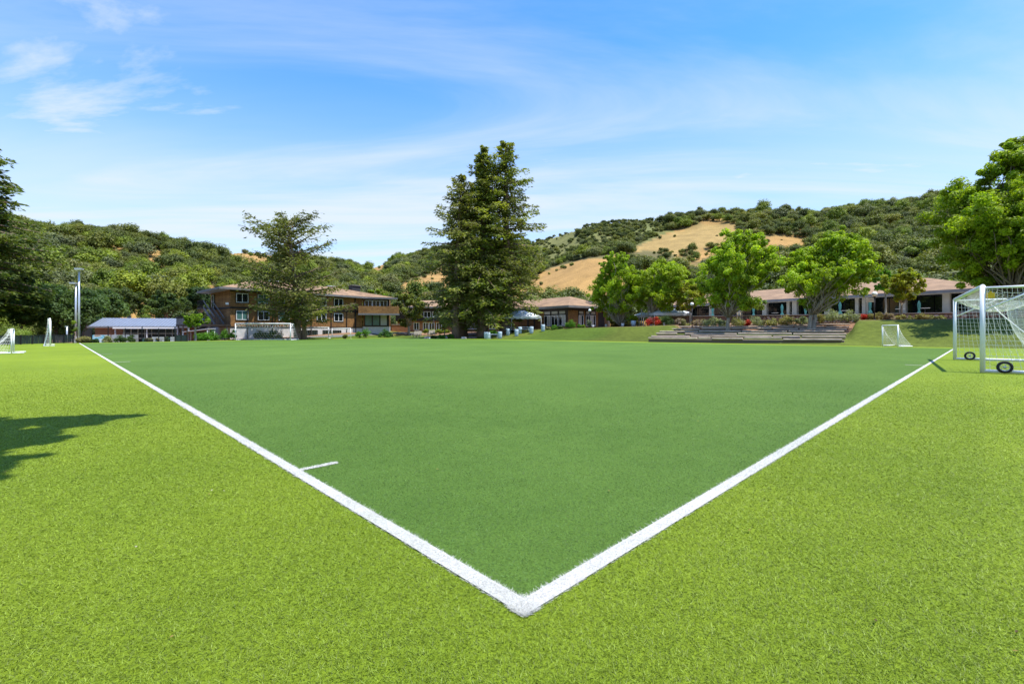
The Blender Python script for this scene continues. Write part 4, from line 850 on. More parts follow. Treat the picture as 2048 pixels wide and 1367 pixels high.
# brick pavilion in the middle
H2 = bempty('brick_pavilion', 'dark brick pavilion with tan hipped roof and paired glazed bays')
f2 = Frame((8.3, 68.0), (-.6, .8), (.8, .6)); L2, D2, Z2 = 32, 8.5, 1.35
wall(H2, f2, 0, L2, 0, D2, Z2 - .8, 4.55, 'shingle_wall')
for a0, a1 in ((.15, .45), (1.95, 2.2), (7.7, 8.0), (9.3, 9.6), (13.6, 13.9)): wall(H2, f2, a0, a1, -.06, -.001, Z2 - .6, 4.5, 'darkwood', 'corner_post')
wall(H2, f2, 0, L2, -.08, -.061, 4.15, 4.54, 'darkwood', 'trim_band')
fr2 = Frame((8.3, 68.0), (.8, .6), (-.6, .8))
wall(H2, fr2, -.05, D2, -.08, -.001, 4.15, 4.54, 'darkwood', 'trim_band')
for fr, pxs in ((f2, (1095, 1109.5, 1124.5)), (fr2, (1162, 1176, 1186))):
    for i, p in enumerate(pxs):
        a = fr.a_at(p); wd = 1.45 if fr is f2 else 1.0
        window(H2, fr, a, 1.85, 3.45, wd, -.01, 2, 'white', ('blind', 'glass') if i != 1 else 'glass', .06); window(H2, fr, a, 3.6, 4.1, wd, -.01, 1, 'darkwood', 'blind', .05)
for p in (930, 938, 946, 954, 970, 985): window(H2, f2, f2.a_at(p), 1.4, 3.0, 1.9, -.01, 2, 'white', 'glass', .1)
wall(H2, fr2, D2 - 2.2, D2 - .8, -.05, -.002, Z2, 3.9, 'darkwood', 'door')
ov = 1.1; cor = [f2.P(-ov, -ov, 4.72), f2.P(L2, -ov, 4.72), f2.P(L2, D2 + ov, 4.72), f2.P(-ov, D2 + ov, 4.72)]
roof_mesh(H2, cor, [f2.P(4.0, D2 / 2, 6.55), f2.P(L2 - 4, D2 / 2, 6.55)], [(0, 1, 5, 4), (1, 2, 5), (2, 3, 4, 5), (3, 0, 4)], th=.22)
roof_vent(1112, 598.5, 76.5, 1.3, .4, H2); roof_vent(1072, 603.5, 85, 2.6, .5, H2)

# dark house behind the conifers
H3 = bempty('dark_house', 'dark two-storey brick house behind the olive tree and conifers')
f3 = Frame(xy(795, 92), (.99, .10), (-.10, .99)); L3 = 12.5
wall(H3, f3, 0, L3, 0, 9, .2, 3.0, 'brick'); wall(H3, f3, -.3, L3 + .3, -.5, 9, 3.0, 5.6, 'darkwood', 'upper_wall')
for p in (833, 851.5, 863.5, 878): window(H3, f3, f3.a_at(p), 1.25, 2.75, 1.1, 0, 2, 'white', 'glass', .1, False)
for p in (836, 855, 872): window(H3, f3, f3.a_at(p), 3.7, 4.9, 1.4, -.5, 2, 'white', 'glass', .08, False)
cor = [f3.P(-1.3, -1.5, 5.8), f3.P(L3 + 1.3, -1.5, 5.8), f3.P(L3 + 1.3, 10, 5.8), f3.P(-1.3, 10, 5.8)]
roof_mesh(H3, cor, [f3.P(4, 4.2, 7.4), f3.P(L3 - 4, 4.2, 7.4)], [(0, 1, 5, 4), (1, 2, 5), (2, 3, 4, 5), (3, 0, 4)], th=.2)
H3b = bempty('garden_wall', 'low brick garden wall between balcony house and olive tree'); tag(H3b, None, 'wall')
f3b = Frame(xy(783, 86), (1, 0), (0, 1)); wall(H3b, f3b, 0, 3.2, 0, .3, .2, 2.2, 'brick'); wall(H3b, f3b, -.06, 3.26, -.05, .35, 2.2, 2.3, 'concrete', 'coping')

# long terrace restaurant block
H4 = bempty('terrace_hall', 'long cream columned hall with dark glazing and tan shingle roof')
f4 = Frame((51.6, 50.0), (-.524, .852), (.852, .524)); L4, ZP, ZE = 46.5, 3.0, 5.75
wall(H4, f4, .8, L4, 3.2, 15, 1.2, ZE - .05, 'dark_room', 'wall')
for px in (1300, 1360, 1423, 1478, 1530, 1590, 1655, 1731, 1806, 1893):
    a = f4.a_at(px, .9); wall(H4, f4, a - .32, a + .32, .7, 1.3, ZP - .6, ZE - .32, 'cream', 'column')
    if px in (1590, 1731): wall(H4, f4, a + .75, a + 1.15, .8, 1.2, ZP - .6, ZE - .32, 'cream', 'column')
wall(H4, f4, -.2, L4, .55, 1.45, ZE - .32, ZE - .05, 'cream', 'beam')
wall(H4, f4, -.2, 2.2, 1.5, 2.0, ZP - .6, ZE - .32, 'cream', 'end_wall')
n = 30
for i in range(n):
    a0 = 1.0 + (L4 - 1.4) * i / n; a1 = 1.0 + (L4 - 1.4) * (i + 1) / n
    mb = MB(); mb.fbox(f4, a0 + .04, a1 - .04, 3.05, 3.12, ZP, ZE - .35); mb.build('glass_panel', M['glass'], H4)
    if i % 2 == 0:
        mb = MB(); mb.fbox(f4, a0 - .035, a0 + .035, 3.0, 3.18, ZP, ZE - .3); mb.build('mullion', M['black'], H4)
cor = [f4.P(-1.2, -.2, ZE), f4.P(L4 + 1, -.2, ZE), f4.P(L4 + 1, 16, ZE), f4.P(-1.2, 16, ZE)]
roof_mesh(H4, cor, [f4.P(7.5, 7.5, 8.0), f4.P(L4 - 7, 7.5, 8.0)], [(0, 1, 5, 4), (1, 2, 5), (2, 3, 4, 5), (3, 0, 4)], th=.25)
# patio and stone wall
pw = [Vector((*xy(1330, 62.5), 0)), Vector((29.3, 59.2, 0)), Vector((45.0, 50.2, 0)), Vector((52.5, 45.5, 0))]
mb = MB(); ring = [(p.x + .15, p.y + .15) for p in pw] + [tuple(f4.P(.75, 3.0, 0))[:2], tuple(f4.P(L4, 3.0, 0))[:2]]
k_ = len(ring); mb.add([(x, y, 1.0) for x, y in ring] + [(x, y, ZP - .012) for x, y in ring], [tuple(range(k_, 2 * k_))] + [(i, (i + 1) % k_, k_ + (i + 1) % k_, k_ + i) for i in range(k_)])
tag(mb.build('patio', M['concrete']), 'pale paved terrace behind the stone wall', None, None, 'structure')
SW = tag(empty('stone_wall', (0, 0, 0)), 'low rubble stone wall with pale coping along the terrace', 'wall')
stones = []
for j in range(7):
    rg_ = np.random.default_rng(600 + j); mb = MB(); nseg = 7; vs = []
    for zz, sc_ in ((-.5, .75), (-.2, 1), (.22, 1), (.5, .72)):
        for i in range(nseg):
            th = 6.283 * i / nseg; r_ = .5 * sc_ * rg_.uniform(.82, 1.12); vs.append((r_ * math.cos(th) * 1.02, zz * .7, r_ * math.sin(th)))
    fs = [tuple(range(nseg)), tuple(range(3 * nseg, 4 * nseg))[::-1]] + [(r * nseg + i, (r + 1) * nseg + i, (r + 1) * nseg + (i + 1) % nseg, r * nseg + (i + 1) % nseg) for r in range(3) for i in range(nseg)]
    mb.add(vs, fs); o = mb.build('stone', M[('stone_a', 'stone_b', 'stone_c')[j % 3]]); stones.append(o.data); bpy.data.objects.remove(o)
rs_ = np.random.default_rng(5)
for p, q in zip(pw[:-1], pw[1:]):
    Ls = (q - p).length; u_ = (q - p).normalized(); ang = math.atan2(u_.y, u_.x)
    mb = MB(); mid = (p + q) / 2; nn = Vector((u_.y, -u_.x, 0)); mb.box((mid.x - nn.x * .12, mid.y - nn.y * .12, 2.35), (Ls, .3, 1.32), ang); mb.build('core', M['stone_c'], SW)
    mb = MB(); mb.box((mid.x - nn.x * .05, mid.y - nn.y * .05, 3.05), (Ls + .1, .55, .09), ang); mb.build('coping', M['concrete'], SW)
    if p is pw[0]: continue
    for row in range(3):
        d = rs_.uniform(0, .2)
        while d < Ls - .2:
            wd = rs_.uniform(.28, .55); c = p + u_ * (d + wd / 2) + nn * .06; o = link('stone', stones[rs_.integers(7)], SW, (c.x, c.y, 2.12 + row * .29 + rs_.normal() * .02))
            o.rotation_euler = (rs_.normal() * .1, rs_.normal() * .25, ang + rs_.normal() * .1); o.scale = (wd * 1.06, .32, rs_.uniform(.27, .36)); d += wd

# pool house
H5 = bempty('pool_house', 'low brick pool house with blue grey standing seam metal roof')
f5 = Frame(xy(190, 60), (.95, .31), (-.31, .95)); L5 = 11.0; z5 = -.95
wall(H5, f5, 0, L5, 0, 6, z5, 1.72, 'brick')
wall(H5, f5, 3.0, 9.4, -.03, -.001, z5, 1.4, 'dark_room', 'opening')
for i in range(9): wall(H5, f5, 3.1 + i * .77, 3.17 + i * .77, -.10, -.034, z5, 1.4, 'steel', 'mullion')
for zz in (.1, .72): wall(H5, f5, 3.0, 9.4, -.13, -.103, zz, zz + .07, 'steel', 'rail')
roof_mesh(H5, [f5.P(-.5, -.7, 1.66), f5.P(L5 + .5, -.7, 1.66), f5.P(L5 + .5, 6.7, 1.66), f5.P(-.5, 6.7, 1.66)], [f5.P(-.5, 3, 2.85), f5.P(L5 + .5, 3, 2.85)], [(0, 1, 5, 4), (1, 2, 5), (2, 3, 4, 5), (3, 0, 4)], 'metal_roof', .14)
for i in range(32):
    a = -.4 + (L5 + .8) * i / 31; mb = MB(); mb.beam(f5.P(a, -.7, 1.69), f5.P(a, 3, 2.88), .035, .06); mb.build('roof_seam', M['metal_roof'], H5)
mb = MB(); mb.fbox(f5, 2.6, 9.8, -1.7, -.72, 1.42, 1.52, 0); mb.fbox(f5, 2.6, 9.8, -1.76, -1.703, 1.40, 1.60, 1); mb.build('porch_roof', [M['screen_grey'], M['white']], H5)
for a in (2.8, 6.2, 9.6): wall(H5, f5, a - .06, a + .06, -1.6, -1.48, z5, 1.42, 'white', 'porch_post')

# pool fence with banner and white panel wall
PF = tag(empty('pool_fence', (0, 0, 0)), 'black picket railing along the pool with white panels behind', 'fence')
f6 = Frame(xy(182, 47.6), (.975, .222), (-.222, .975)); L6 = f6.a_at(350)
mb = MB()
for zz in (.25, 1.0, 1.22): mb.beam(f6.P(0, 0, zz), f6.P(L6, 0, zz), .035, .035)
mb.build('rail', M['black'], PF)
mb = MB()
for i in range(86): mb.beam(f6.P(i * L6 / 85, .03, -.4), f6.P(i * L6 / 85, .03, 1.28), .018, .018)
o = mb.build('picket', M['black'], PF); o['kind'] = 'stuff'
for i in range(6):
    mb = MB(); mb.beam(f6.P(i * L6 / 5, 0, -.4), f6.P(i * L6 / 5, 0, 1.42 + .2 * (i % 2)), .06, .06); mb.build('post', M['black'], PF)
for i, (a0, a1, c) in enumerate(((0.0, 1.5, 'white'), (1.6, 3.2, 'white'), (3.3, 4.0, 'stucco'), (5.3, 6.4, 'white'), (7.0, L6 - .1, 'white'))):
    wall(PF, f6, a0, a1, .35, .40, -.4, .72 if i < 3 else .48, c, 'panel')
for i, (a0, a1, z0, z1) in enumerate(((4.1, 5.2, -.3, .35), (6.5, 7.3, -.3, .4))): wall(PF, f6, a0, a1, .9, 1.1, z0, z1, 'glass_teal', 'panel')
def banner_mat():
    m, t, b_, N = new_mat('banner_print'); f = noise(t, 1.4, 4, .6)
    t.links.new(ramp(t, f, [(.35, (.75, .78, .8)), (.47, (.08, .42, .55)), (.55, (.5, .72, .78)), (.66, (.45, .30, .2))]), b_.inputs['Base Color']); return m
BM = banner_mat(); bn = MB(); bn.fbox(f6, .15, 1.45, -.045, -.03, -.1, .7); tag(bn.build('banner', BM), 'white and teal printed banner on the pool railing', 'banner')
DF = tag(empty('screen_fence', (0, 0, 0)), 'grey screened fence wing between shrub and pool railing', 'fence')
q0, q1 = at(168, 680, 52), at(182, 680, 47.7); mb = MB(); mb.hexa([(q0.x, q0.y, -.3), (q1.x, q1.y, -.3), (q1.x + .05, q1.y + .05, -.3), (q0.x + .05, q0.y + .05, -.3), (q0.x, q0.y, 1.05), (q1.x, q1.y, 1.45), (q1.x + .05, q1.y + .05, 1.45), (q0.x + .05, q0.y + .05, 1.05)]); mb.build('panel', M['screen_grey'], DF)
GT = tag(empty('pool_gate', (0, 0, 0)), 'dark screened gate at the end of the pool railing', 'gate')
wall(GT, f6, L6 + .1, L6 + .55, -.02, .02, -.2, .68, 'fence_green', 'panel'); wall(GT, f6, L6 + .65, L6 + 1.1, -.02, .02, -.2, .68, 'fence_green', 'panel')
for a in (L6 + .06, L6 + .6, L6 + 1.14): wall(GT, f6, a - .04, a + .04, -.05, .05, -.4, 1.35, 'black', 'post')
# dark green fence along the turf edge
FE = tag(empty('screen_fence', (0, 0, 0)), 'dark green screen fence with black posts edging the light turf', 'fence')
fa, fb = Vector((*xy(-70, 34.0), 0)), Vector((*xy(146, 44.6), 0)); uf = (fb - fa).normalized(); Lf = (fb - fa).length; ff = Frame((fa.x, fa.y), (uf.x, uf.y), (-uf.y, uf.x))
npan = 9
for i in range(npan):
    a0, a1 = Lf * i / npan, Lf * (i + 1) / npan; mb = MB(); ns = 12
    for s_ in range(ns):
        b0 = .012 * (-1) ** s_ + .01 * math.sin(i * 3 + s_); mb.fbox(ff, a0 + .05 + (a1 - a0 - .1) * s_ / ns, a0 + .05 + (a1 - a0 - .1) * (s_ + .93) / ns, b0, b0 + .02, .03, .74 + .01 * math.sin(i * 2.2 + s_))
    mb.build('panel', M['screen_grey' if i == 7 else 'fence_green'], FE)
for i in range(npan + 1):
    a0 = Lf * i / npan; wall(FE, ff, a0 - .04, a0 + .04, -.06, .02, -.1, .80, 'black', 'post')
wall(FE, ff, 0, Lf, -.025, -.001, .75, .79, 'black', 'top_rail')

# ------------------------------------------------------------------ lamps
def field_light(px, top, Y, lab, flip):
    x, y = xy(px, Y); zt = at(px, top, Y).z; r = tag(empty('floodlight_pole', (x, y, 0)), lab, 'lamp', None)
    mb = MB(); mb.tube([(0, 0, -.3), (0, 0, 3), (0, 0, zt)], [.10, .09, .07], 14); mb.build('pole', M['steel'], r, (0, 0, 0))
    mb = MB(); mb.box((0, 0, .1), (.55, .55, .35), .4); mb.build('footing', M['concrete'], r, (0, 0, 0))
    mb = MB(); mb.box((.12 * flip, -.12, zt + .10), (.58, .5, .14), .3, 0); mb.box((.12 * flip, -.13, zt + .01), (.5, .42, .05), .3, 1); mb.build('lamp_head', [M['steel'], M['globe']], r, (0, 0, 0))
    mb = MB(); mb.beam((0, 0, zt - .05), (.12 * flip, -.1, zt + .05), .1, .1); mb.build('bracket', M['steel'], r, (0, 0, 0))
field_light(158, 540, 46.2, 'taller grey floodlight pole at the touchline end', 1); field_light(151.6, 568, 50.0, 'shorter grey floodlight pole beside the taller one', -1)
def globe_lamp(px, py, Y, lab, rr_=.26, pole='black'):
    x, y = xy(px, Y); z0 = gz1(x, y); zt = at(px, py, Y).z - z0; r = tag(empty('globe_lamp', (x, y, z0)), lab, 'lamp', 'globe lamps along the bank')
    mb = MB(); mb.tube([(0, 0, -.3), (0, 0, zt - rr_)], .05, 10); mb.lathe((0, 0, 0), [(.12, -.1), (.12, .05), (.05, .25)], 12); mb.build('pole', M[pole], r, (0, 0, 0))
    mb = MB(); mb.lathe((0, 0, zt), [(rr_ * math.sin(math.pi * i / 14) + .002, -rr_ * math.cos(math.pi * i / 14)) for i in range(15)], 20); mb.build('globe', M['globe'], r, (0, 0, 0))
    mb = MB(); mb.lathe((0, 0, zt - rr_), [(.06, -.12), (.10, -.02), (.11, .06)], 12); mb.build('collar', M[pole], r, (0, 0, 0)); return r
globe_lamp(1179.5, 620.5, 63.2, 'white globe lamp before the pavilion glazing', .2); globe_lamp(1384, 608, 53.6, 'white globe lamp at the head of the timber steps', .2)
L_ = globe_lamp(1749, 588, 46.6, 'white globe lamp with wooden sign boards beside the terrace shrubs', .25); globe_lamp(867.5, 634, 86, 'small white globe lamp before the dark house', .2)
mb = MB(); mb.tube([(.02, 0, 2.35), (.3, .0, 2.62)], .02, 6); mb.build('bracket', M['white'], L_, (0, 0, 0))
sg = tag(empty('sign_post', (*xy(1741, 51.5), ZP)), 'cream two-board hanging sign behind the terrace globe lamp', 'sign')
for zz in (1.42, 1.66):
    mb = MB(); mb.box((0, 0, zz), (1.0, .06, .19)); mb.build('board', M['cream'], sg, (0, 0, 0))
for xx in (-.46, .46):
    mb = MB(); mb.tube([(xx, .05, -.02), (xx, .05, 1.8)], .03, 8); mb.build('post', M['darkwood'], sg, (0, 0, 0))

# ------------------------------------------------------------------ terrace umbrellas
def umbrella(px, top, Y, lab):
    x, y = xy(px, Y); zt = at(px, top, Y).z - ZP; r = tag(empty('patio_umbrella', (x, y, ZP - .01)), lab, 'umbrella', 'closed teal umbrellas on the terrace')
    mb = MB(); mb.tube([(0, 0, 0), (0, 0, zt)], .025, 8); mb.build('pole', M['darkwood'], r, (0, 0, 0))
    mb = MB(); mb.lathe((0, 0, 0), [(.28, 0), (.28, .07), (.05, .10), (.04, .3)], 16); mb.build('base', M['concrete'], r, (0, 0, 0))
    n = 16; prof = [(.02, zt), (.07, zt - .08), (.14, zt - .38), (.12, zt - .75), (.08, zt - 1.02), (.065, zt - 1.08), (.12, zt - 1.2), (.21, zt - 1.5), (.20, zt - 1.52)]; vs = []; fs = []
    for rad, zz in prof:
        for k in range(n): th = 6.283 * k / n; q = rad * (1.2 if k % 2 else .72); vs.append((q * math.cos(th), q * math.sin(th), zz))
    for i in range(len(prof) - 1):
        for k in range(n): k2 = (k + 1) % n; fs.append((i * n + k, i * n + k2, (i + 1) * n + k2, (i + 1) * n + k))
    mb = MB(); mb.add(vs, fs); mb.build('canopy', M['teal'], r, (0, 0, 0))
    mb = MB(); mb.lathe((0, 0, zt - 1.05), [(.085, -.03), (.085, .03)], 14); mb.build('strap', M['teal'], r, (0, 0, 0))
for px, top, Y, lab in ((1507, 611, 66.5, 'closed teal umbrella beside the scarlet terrace shrub'), (1564, 608, 63, 'closed teal umbrella between cream column and twin columns'), (1611, 612, 64.5, 'closed teal umbrella shaded behind the twin trunk'), (1680, 603, 57.5, 'closed teal umbrella above the tall silver shrub'), (1740, 600, 55.5, 'closed teal umbrella behind the hanging sign boards'), (1838, 601, 51.8, 'closed teal umbrella behind the rubble wall'), (1425, 612, 70, 'closed teal umbrella before the column at the pinkish shrub')):
    umbrella(px, top, Y, lab)
for i, (px, Y) in enumerate(((1800, 55), (1550, 68), (1690, 60), (1850, 53))):   # terrace tables
    x, y = xy(px, Y); t_ = tag(empty('patio_table', (x, y, ZP - .01)), 'small pale round table on the shaded terrace', 'table', 'terrace tables')
    mb = MB(); mb.lathe((0, 0, .72), [(.002, .03), (.45, .03), (.45, 0), (.002, 0)], 18); mb.build('tabletop', M['concrete'], t_, (0, 0, 0)); mb = MB(); mb.tube([(0, 0, 0), (0, 0, .72)], .04, 8); mb.lathe((0, 0, 0), [(.25, 0), (.25, .03), (.03, .05)], 12); mb.build('pedestal', M['black'], t_, (0, 0, 0))

# ------------------------------------------------------------------ timber steps
ST_ = tag(empty('timber_steps', (0, 0, 0)), 'terraced seating steps of weathered timber logs in the grass bank', 'steps')
rl = np.random.default_rng(77); rows = 7
for i in range(rows):
    t = i / (rows - 1)
    P0, P1 = step_pt(t, 0), step_pt(t, 1)
    cuts = [0] + sorted(rl.uniform(.1, .9, 3 if i % 2 else 4)) + [1]
    for c0, c1 in zip(cuts[:-1], cuts[1:]):
        if c1 - c0 < .06: continue
        a_, b_ = P0.lerp(P1, c0 + .003 + (rl.uniform(-.02, .03) if c0 == 0 else 0)), P0.lerp(P1, c1 - .003 - (rl.uniform(-.005, .02) if c1 == 1 else 0)); dz = Vector((0, 0, rl.normal() * .03)); mb = MB()
        mb.beam(a_ + dz - Vector((0, 0, .08)), b_ + dz - Vector((0, 0, .08)), .30 + rl.uniform(0, .05), .165); o = mb.build('log', M['timber'], ST_)
        bv = o.modifiers.new('soft', 'BEVEL'); bv.width = .06; bv.segments = 2
    if i < rows - 1:
        t2 = (i + 1) / (rows - 1); Q0, Q1 = step_pt(t2, 0), step_pt(t2, 1)
        mb = MB(); zt = -.20; mb.add([(P0.x, P0.y, P0.z + zt), (P1.x, P1.y, P1.z + zt), (Q1.x, Q1.y, P1.z + zt + .02), (Q0.x, Q0.y, P0.z + zt + .02), (P0.x, P0.y, P0.z - .7), (P1.x, P1.y, P1.z - .7), (Q1.x, Q1.y, P1.z - .7), (Q0.x, Q0.y, P0.z - .7)], [(0, 1, 2, 3), (0, 4, 5, 1), (1, 5, 6, 2), (3, 2, 6, 7), (0, 3, 7, 4)]); mb.build('tread', M['gravel'], ST_)

# ------------------------------------------------------------------ tents, tables, barrels and small things
def tent(px0, px1, Y, top, eave, ground, lab, depth, legs=True, rows=1):
    a, b = at(px0, eave, Y), at(px1, eave, Y); root = tag(empty('canopy_tent', ((a.x + b.x) / 2, Y, gz1((a.x + b.x) / 2, Y))), lab, 'tent'); o = root.location
    w = (b.x - a.x) / 2; ze = a.z - o.z; zt = at(px0, top, Y).z - o.z; d = depth / 2; mb = MB(); n = 6
    def S_(u, v):
        x, y = -w + 2 * w * u, -d + 2 * d * v; hx = max(0, min(1, min(u, 1 - u) * 2 * w / d)) ; hy = 1 - abs(2 * v - 1); h = min(hx, hy) ** .82
        return (x, y, ze + (zt - ze) * h)
    N1, N2 = 28, 12; vs = [S_(i / N1, j / N2) for i in range(N1 + 1) for j in range(N2 + 1)]; fs = [(i * (N2 + 1) + j, (i + 1) * (N2 + 1) + j, (i + 1) * (N2 + 1) + j + 1, i * (N2 + 1) + j + 1) for i in range(N1) for j in range(N2)]
    mb.add(vs, fs, 0, True); mb.build('canopy', M['tent'], root, (0, 0, 0))
    mb = MB(); per = [(-w, -d), (w, -d), (w, d), (-w, d)]
    for i in range(4):
        p, q = Vector((*per[i], 0)), Vector((*per[(i + 1) % 4], 0)); m_ = max(6, int((q - p).length / .35)); vs = []; fs = []
        for k in range(m_ + 1):
            c = p.lerp(q, k / m_); vs += [(c.x, c.y, ze + .004), (c.x, c.y, ze - (.34 if k % 2 else .26))]
        mb.add(vs, [(2 * k, 2 * k + 1, 2 * k + 3, 2 * k + 2) for k in range(m_)])
    mb.build('valance', M['tent'], root, (0, 0, 0))
    nl = max(2, int(2 * w / 3.0) + 1)
    for i in range(nl):
        x = -w + .05 + (2 * w - .1) * i / (nl - 1)
        for y in (-d + .05, d - .05):
            zz = gz1(o.x + x, o.y + y) - o.z; mb = MB(); mb.tube([(x, y, zz - .05), (x, y, ze)], .035, 8); mb.build('leg', M['white'], root, (0, 0, 0))
    return root
tent(966, 1081, 71.0, 621, 634, 660, 'white canopy tent with scalloped edge under the redwoods', 5.0)
tent(1297, 1370, 63.0, 613, 627, 650, 'white peaked canopy tent dappled with leaf shade', 5.0)
tent(1272, 1293, 66.0, 622, 630, 650, 'small grey white canopy behind the spreading tree', 3.0)
BG = 'pale blue barrels weighting the tent legs'
for i, (px, Y) in enumerate(((972, 63.8), (976.5, 62.8), (1000, 63.2), (1033, 64), (1040, 66), (1063, 64.6), (1086, 64.8), (1016, 66))):
    x, y = xy(px, Y); r = tag(empty('barrel', (x, y, gz1(x, y))), 'pale blue plastic barrel under the tent by the redwoods', 'barrel', BG)
    mb = MB(); mb.lathe((0, 0, 0), [(.001, 0), (.22, 0), (.25, .05), (.27, .3), (.275, .33), (.27, .36), (.285, .6), (.29, .63), (.285, .66), (.28, .88), (.26, .93), (.001, .93)], 18); mb.build('drum', M['barrel'], r, (0, 0, 0))
    mb = MB(); mb.lathe((0, 0, .93), [(.001, .03), (.24, .03), (.25, .0)], 18); mb.build('lid', M['barrel'], r, (0, 0, 0))
def picnic(px, Y, lab, ang=0.0):
    x, y = xy(px, Y); r = tag(empty('picnic_table', (x, y, gz1(x, y)), ang), lab, 'table')
    for yy in (-.3, 0, .3): mb = MB(); mb.box((0, yy, .74), (1.8, .27, .05)); mb.build('tabletop_plank', M['barrel'], r, (0, 0, 0))
    for yy in (-.75, .75): mb = MB(); mb.box((0, yy, .44), (1.8, .26, .05)); mb.build('bench', M['barrel'], r, (0, 0, 0))
    for xx in (-.65, .65):
        for s_ in (-1, 1): mb = MB(); mb.beam((xx, s_ * .7, 0), (xx, s_ * .22, .72), .09, .05); mb.build('leg', M['barrel'], r, (0, 0, 0))
        mb = MB(); mb.beam((xx + .05, -.85, .40), (xx + .05, .85, .40), .05, .09); mb.build('crosspiece', M['barrel'], r, (0, 0, 0))
picnic(1048, 66.6, 'pale blue picnic table beside the barrels under the tent', .15); picnic(1022, 68.5, 'pale picnic table behind the open redwood trunk', -.1)
# planted table box under the tent
x, y = xy(988, 63.5); r = tag(empty('planter', (x, y, gz1(x, y))), 'pale trestle planter full of lush green leaves under the tent', 'planter')
mb = MB(); mb.box((0, 0, .62), (1.1, .5, .1)); mb.build('tray', M['tent'], r, (0, 0, 0))
for xx in (-.45, .45): mb = MB(); mb.beam((xx, 0, -.05), (xx, 0, .58), .06, .4); mb.build('leg', M['tent'], r, (0, 0, 0))
rg_ = np.random.default_rng(3); C = np.stack([rg_.uniform(-.45, .45, 9), rg_.uniform(-.18, .18, 9), rg_.uniform(.78, 1.05, 9)], 1); v, ci = leaf_quads(C, np.full(9, .2), 70, .07, .9, rng=rg_); link('leaves', leaf_mesh('leaves', v, tints(ci, 9, HEDGE[0], HEDGE[1], rg_)), r, (0, 0, 0))
# lounge chairs by the dark house
for i, px in enumerate((829, 834, 838.5, 860, 866)):
    x, y = xy(px, 76); r = tag(empty('lawn_chair', (x, y, gz1(x, y)), -.4 + .1 * i), 'pale slat-back lawn chair before the yellow green hedge', 'chair', 'lawn chairs before the hedge')
    for k in range(4): mb = MB(); mb.beam((-.21 + .14 * k, .12, .32), (-.21 + .14 * k, .38, 1.0 + (.04 if 0 < k < 3 else 0)), .11, .025); mb.build('back_slat', M['cream'], r, (0, 0, 0))
    mb = MB(); mb.hexa([(-.27, -.4, .36), (.27, -.4, .36), (.27, .18, .27), (-.27, .18, .27), (-.27, -.4, .39), (.27, -.4, .39), (.27, .18, .30), (-.27, .18, .30)]); mb.build('seat', M['cream'], r, (0, 0, 0))
    for s_ in (-1, 1):
        mb = MB(); mb.box((s_ * .35, -.05, .55), (.14, .75, .03)); mb.build('armrest', M['cream'], r, (0, 0, 0))
        for yy in (-.38, .25): mb = MB(); mb.box((s_ * .33, yy, .27), (.04, .09, .54)); mb.build('leg', M['cream'], r, (0, 0, 0))
# rocks
def rock(px, Y, s, lab, seed, m='rock'):
    rg_ = np.random.default_rng(seed); x, y = xy(px, Y); n1, n2 = 12, 8; vs = []; fs = []
    for j in range(n2 + 1):
        for i in range(n1):
            th, ph = 6.283 * i / n1, math.pi * j / n2; q = 1 + .14 * math.sin(2 * th + seed) + .1 * math.sin(3 * ph + 2 * th) + rg_.normal() * .05
            vs.append((s[0] * q * math.sin(ph) * math.cos(th), s[1] * q * math.sin(ph) * math.sin(th), s[2] * (.55 + q * math.cos(ph) * .8)))
    for j in range(n2):
        for i in range(n1): fs.append((j * n1 + i, (j + 1) * n1 + i, (j + 1) * n1 + (i + 1) % n1, j * n1 + (i + 1) % n1))
    mb = MB(); mb.add(vs, fs, 0, False); o = mb.build('boulder', M[m]); o.location = (x, y, gz1(x, y) - .1); return tag(o, lab, 'rock')
rock(856, 66, (.60, .5, .32), 'brown weathered boulder on bare earth beside the path', 1, 'stone_a'); rock(928, 65, (.45, .4, .3), 'pale boulder at the foot of the redwoods', 2, 'stone_b'); rock(892, 66.6, (.28, .25, .35), 'small upright pale rock beside the green shrub', 3, 'stone_b'); rock(945, 66.5, (.8, .4, .28), 'long dark rock between redwood trunks', 4, 'stone_c')
# ball
x, y = xy(859, 66.3 - 1.2); o = MB(); o.lathe((0, 0, .11), [(.11 * math.sin(math.pi * i / 10) + .001, -.11 * math.cos(math.pi * i / 10)) for i in range(11)], 16); o = o.build('ball', M['white']); o.location = (x, y, gz1(x, y)); tag(o, 'small white ball on the lawn edge near the boulder', 'ball')
# hydrant
x, y = xy(458, 57); r = tag(empty('fire_hydrant', (x, y, gz1(x, y))), 'red orange fire hydrant beside the deck shrubs', 'hydrant')
mb = MB(); mb.lathe((0, 0, 0), [(.16, 0), (.16, .05), (.11, .07), (.11, .5), (.14, .52), (.14, .56), (.11, .6), (.07, .70), (.03, .74), (.03, .78), (.001, .78)], 16); mb.build('barrel', M['hydrant'], r, (0, 0, 0))
for s_ in (-1, 1): mb = MB(); mb.tube([(s_ * .09, 0, .42), (s_ * .20, 0, .42)], .06, 10); mb.build('nozzle', M['hydrant'], r, (0, 0, 0))
# dark kit heap on the lawn edge
x, y = xy(1587, 41.2); r = tag(empty('kit_heap', (x, y, gz1(x, y))), 'flat black heap of folded gear on the lawn below the steps', 'bag')
rg_ = np.random.default_rng(9)
for i in range(5): mb = MB(); p = Vector((rg_.uniform(-.4, .4), rg_.uniform(-.15, .15), .08)); mb.tube([p + Vector((-.35, 0, 0)), p + Vector((-.1, .04, .07)), p + Vector((.12, -.03, .06)), p + Vector((.36, .02, -.02))], [.03, .08, .08, .03], 8); mb.build('fold', M['rubber'], r, (0, 0, 0))
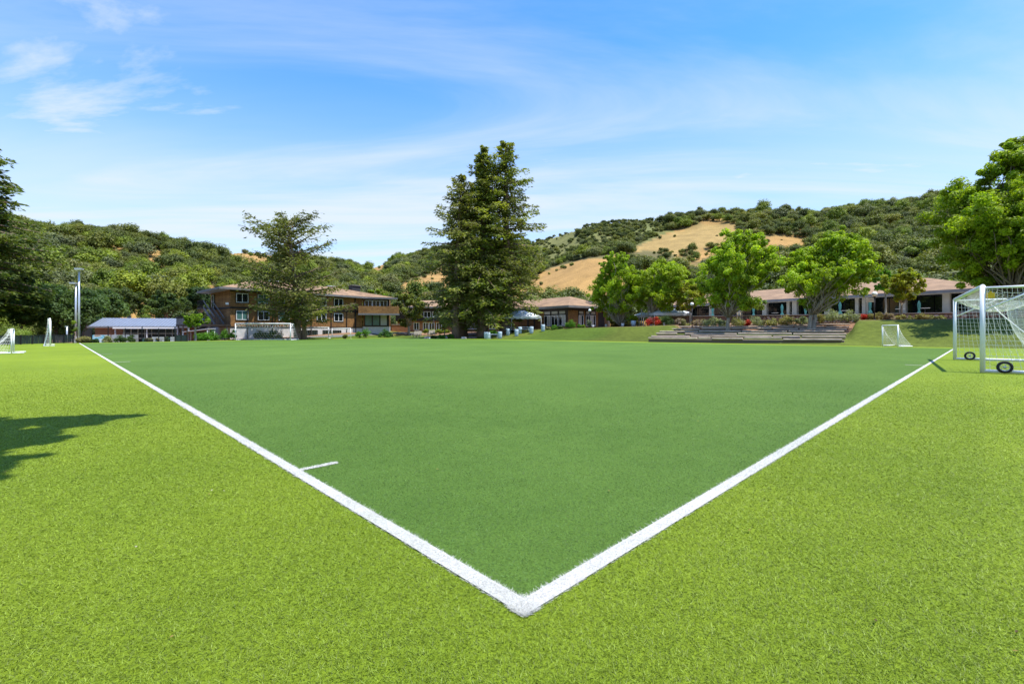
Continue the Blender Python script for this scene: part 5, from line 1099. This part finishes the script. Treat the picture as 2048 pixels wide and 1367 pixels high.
# white awning beside the deck, cone on the turf edge, pots by the pavilion
x, y = xy(398, 58); r = tag(empty('awning', (x, y, 0)), 'white sloping awning between lime tree and deck', 'awning')
mb = MB(); mb.hexa([(-1.6, -.8, .95), (1.6, -.8, 1.35), (1.6, .8, 1.35), (-1.6, .8, .95), (-1.6, -.8, 1.0), (1.6, -.8, 1.42), (1.6, .8, 1.42), (-1.6, .8, 1.0)]); mb.build('cover', M['tent'], r, (0, 0, 0))
for xx, zz in ((-1.5, .96), (1.5, 1.33)):
    for yy in (-.7, .7): mb = MB(); mb.tube([(xx, yy, -.9), (xx, yy, zz)], .03, 8); mb.build('leg', M['white'], r, (0, 0, 0))
for i, (px, Y, w_, h_, m_, lab) in enumerate(((1267, 62, .7, .75, 'barrel', 'pale grey box bin under the round-headed tree'), (1245.5, 62, .4, .42, 'stucco', 'small white pot at the round-headed tree foot'), (1186, 62.6, .35, .3, 'stucco', 'small white pot beside the variegated shrub'), (1212, 62.6, .3, .35, 'cream', 'small cream pot at the lawn top'))):
    x, y = xy(px, Y); r = tag(empty('planter_pot', (x, y, gz1(x, y))), lab, 'pot'); mb = MB(); mb.lathe((0, 0, 0), [(.001, 0), (w_ * .36, 0), (w_ * .5, h_), (w_ * .43, h_), (w_ * .4, h_ * .85), (.001, h_ * .85)], 16); mb.build('bowl', M[m_], r, (0, 0, 0)); mb = MB(); mb.lathe((0, 0, h_), [(w_ * .5, 0), (w_ * .53, .02), (w_ * .53, .05), (w_ * .44, .05)], 16); mb.build('rim', M[m_], r, (0, 0, 0))
for i, px in enumerate((1283, 1296)):   # patio shelter posts
    x, y = xy(px, 63); mb = MB(); mb.tube([(0, 0, -.2), (0, 0, 2.3)], .07, 10); mb.box((0, 0, 2.33), (.3, .3, .08)); o = mb.build('shelter_post', M['cream']); o.location = (x, y, gz1(x, y)); tag(o, 'plain timber post at the patio entrance beside scarlet shrubs', 'post', 'patio entrance posts')
# path-side post behind the screen fence
x, y = xy(134, 46.4); r = tag(empty('bollard_light', (x, y, 0)), 'slim grey post light behind the screen fence', 'lamp'); mb = MB(); mb.tube([(0, 0, -.2), (0, 0, 1.55)], .07, 10); mb.build('pole', M['steel'], r, (0, 0, 0)); mb = MB(); mb.box((-.04, 0, 1.58), (.2, .16, .1)); mb.build('lamp_head', M['steel'], r, (0, 0, 0))
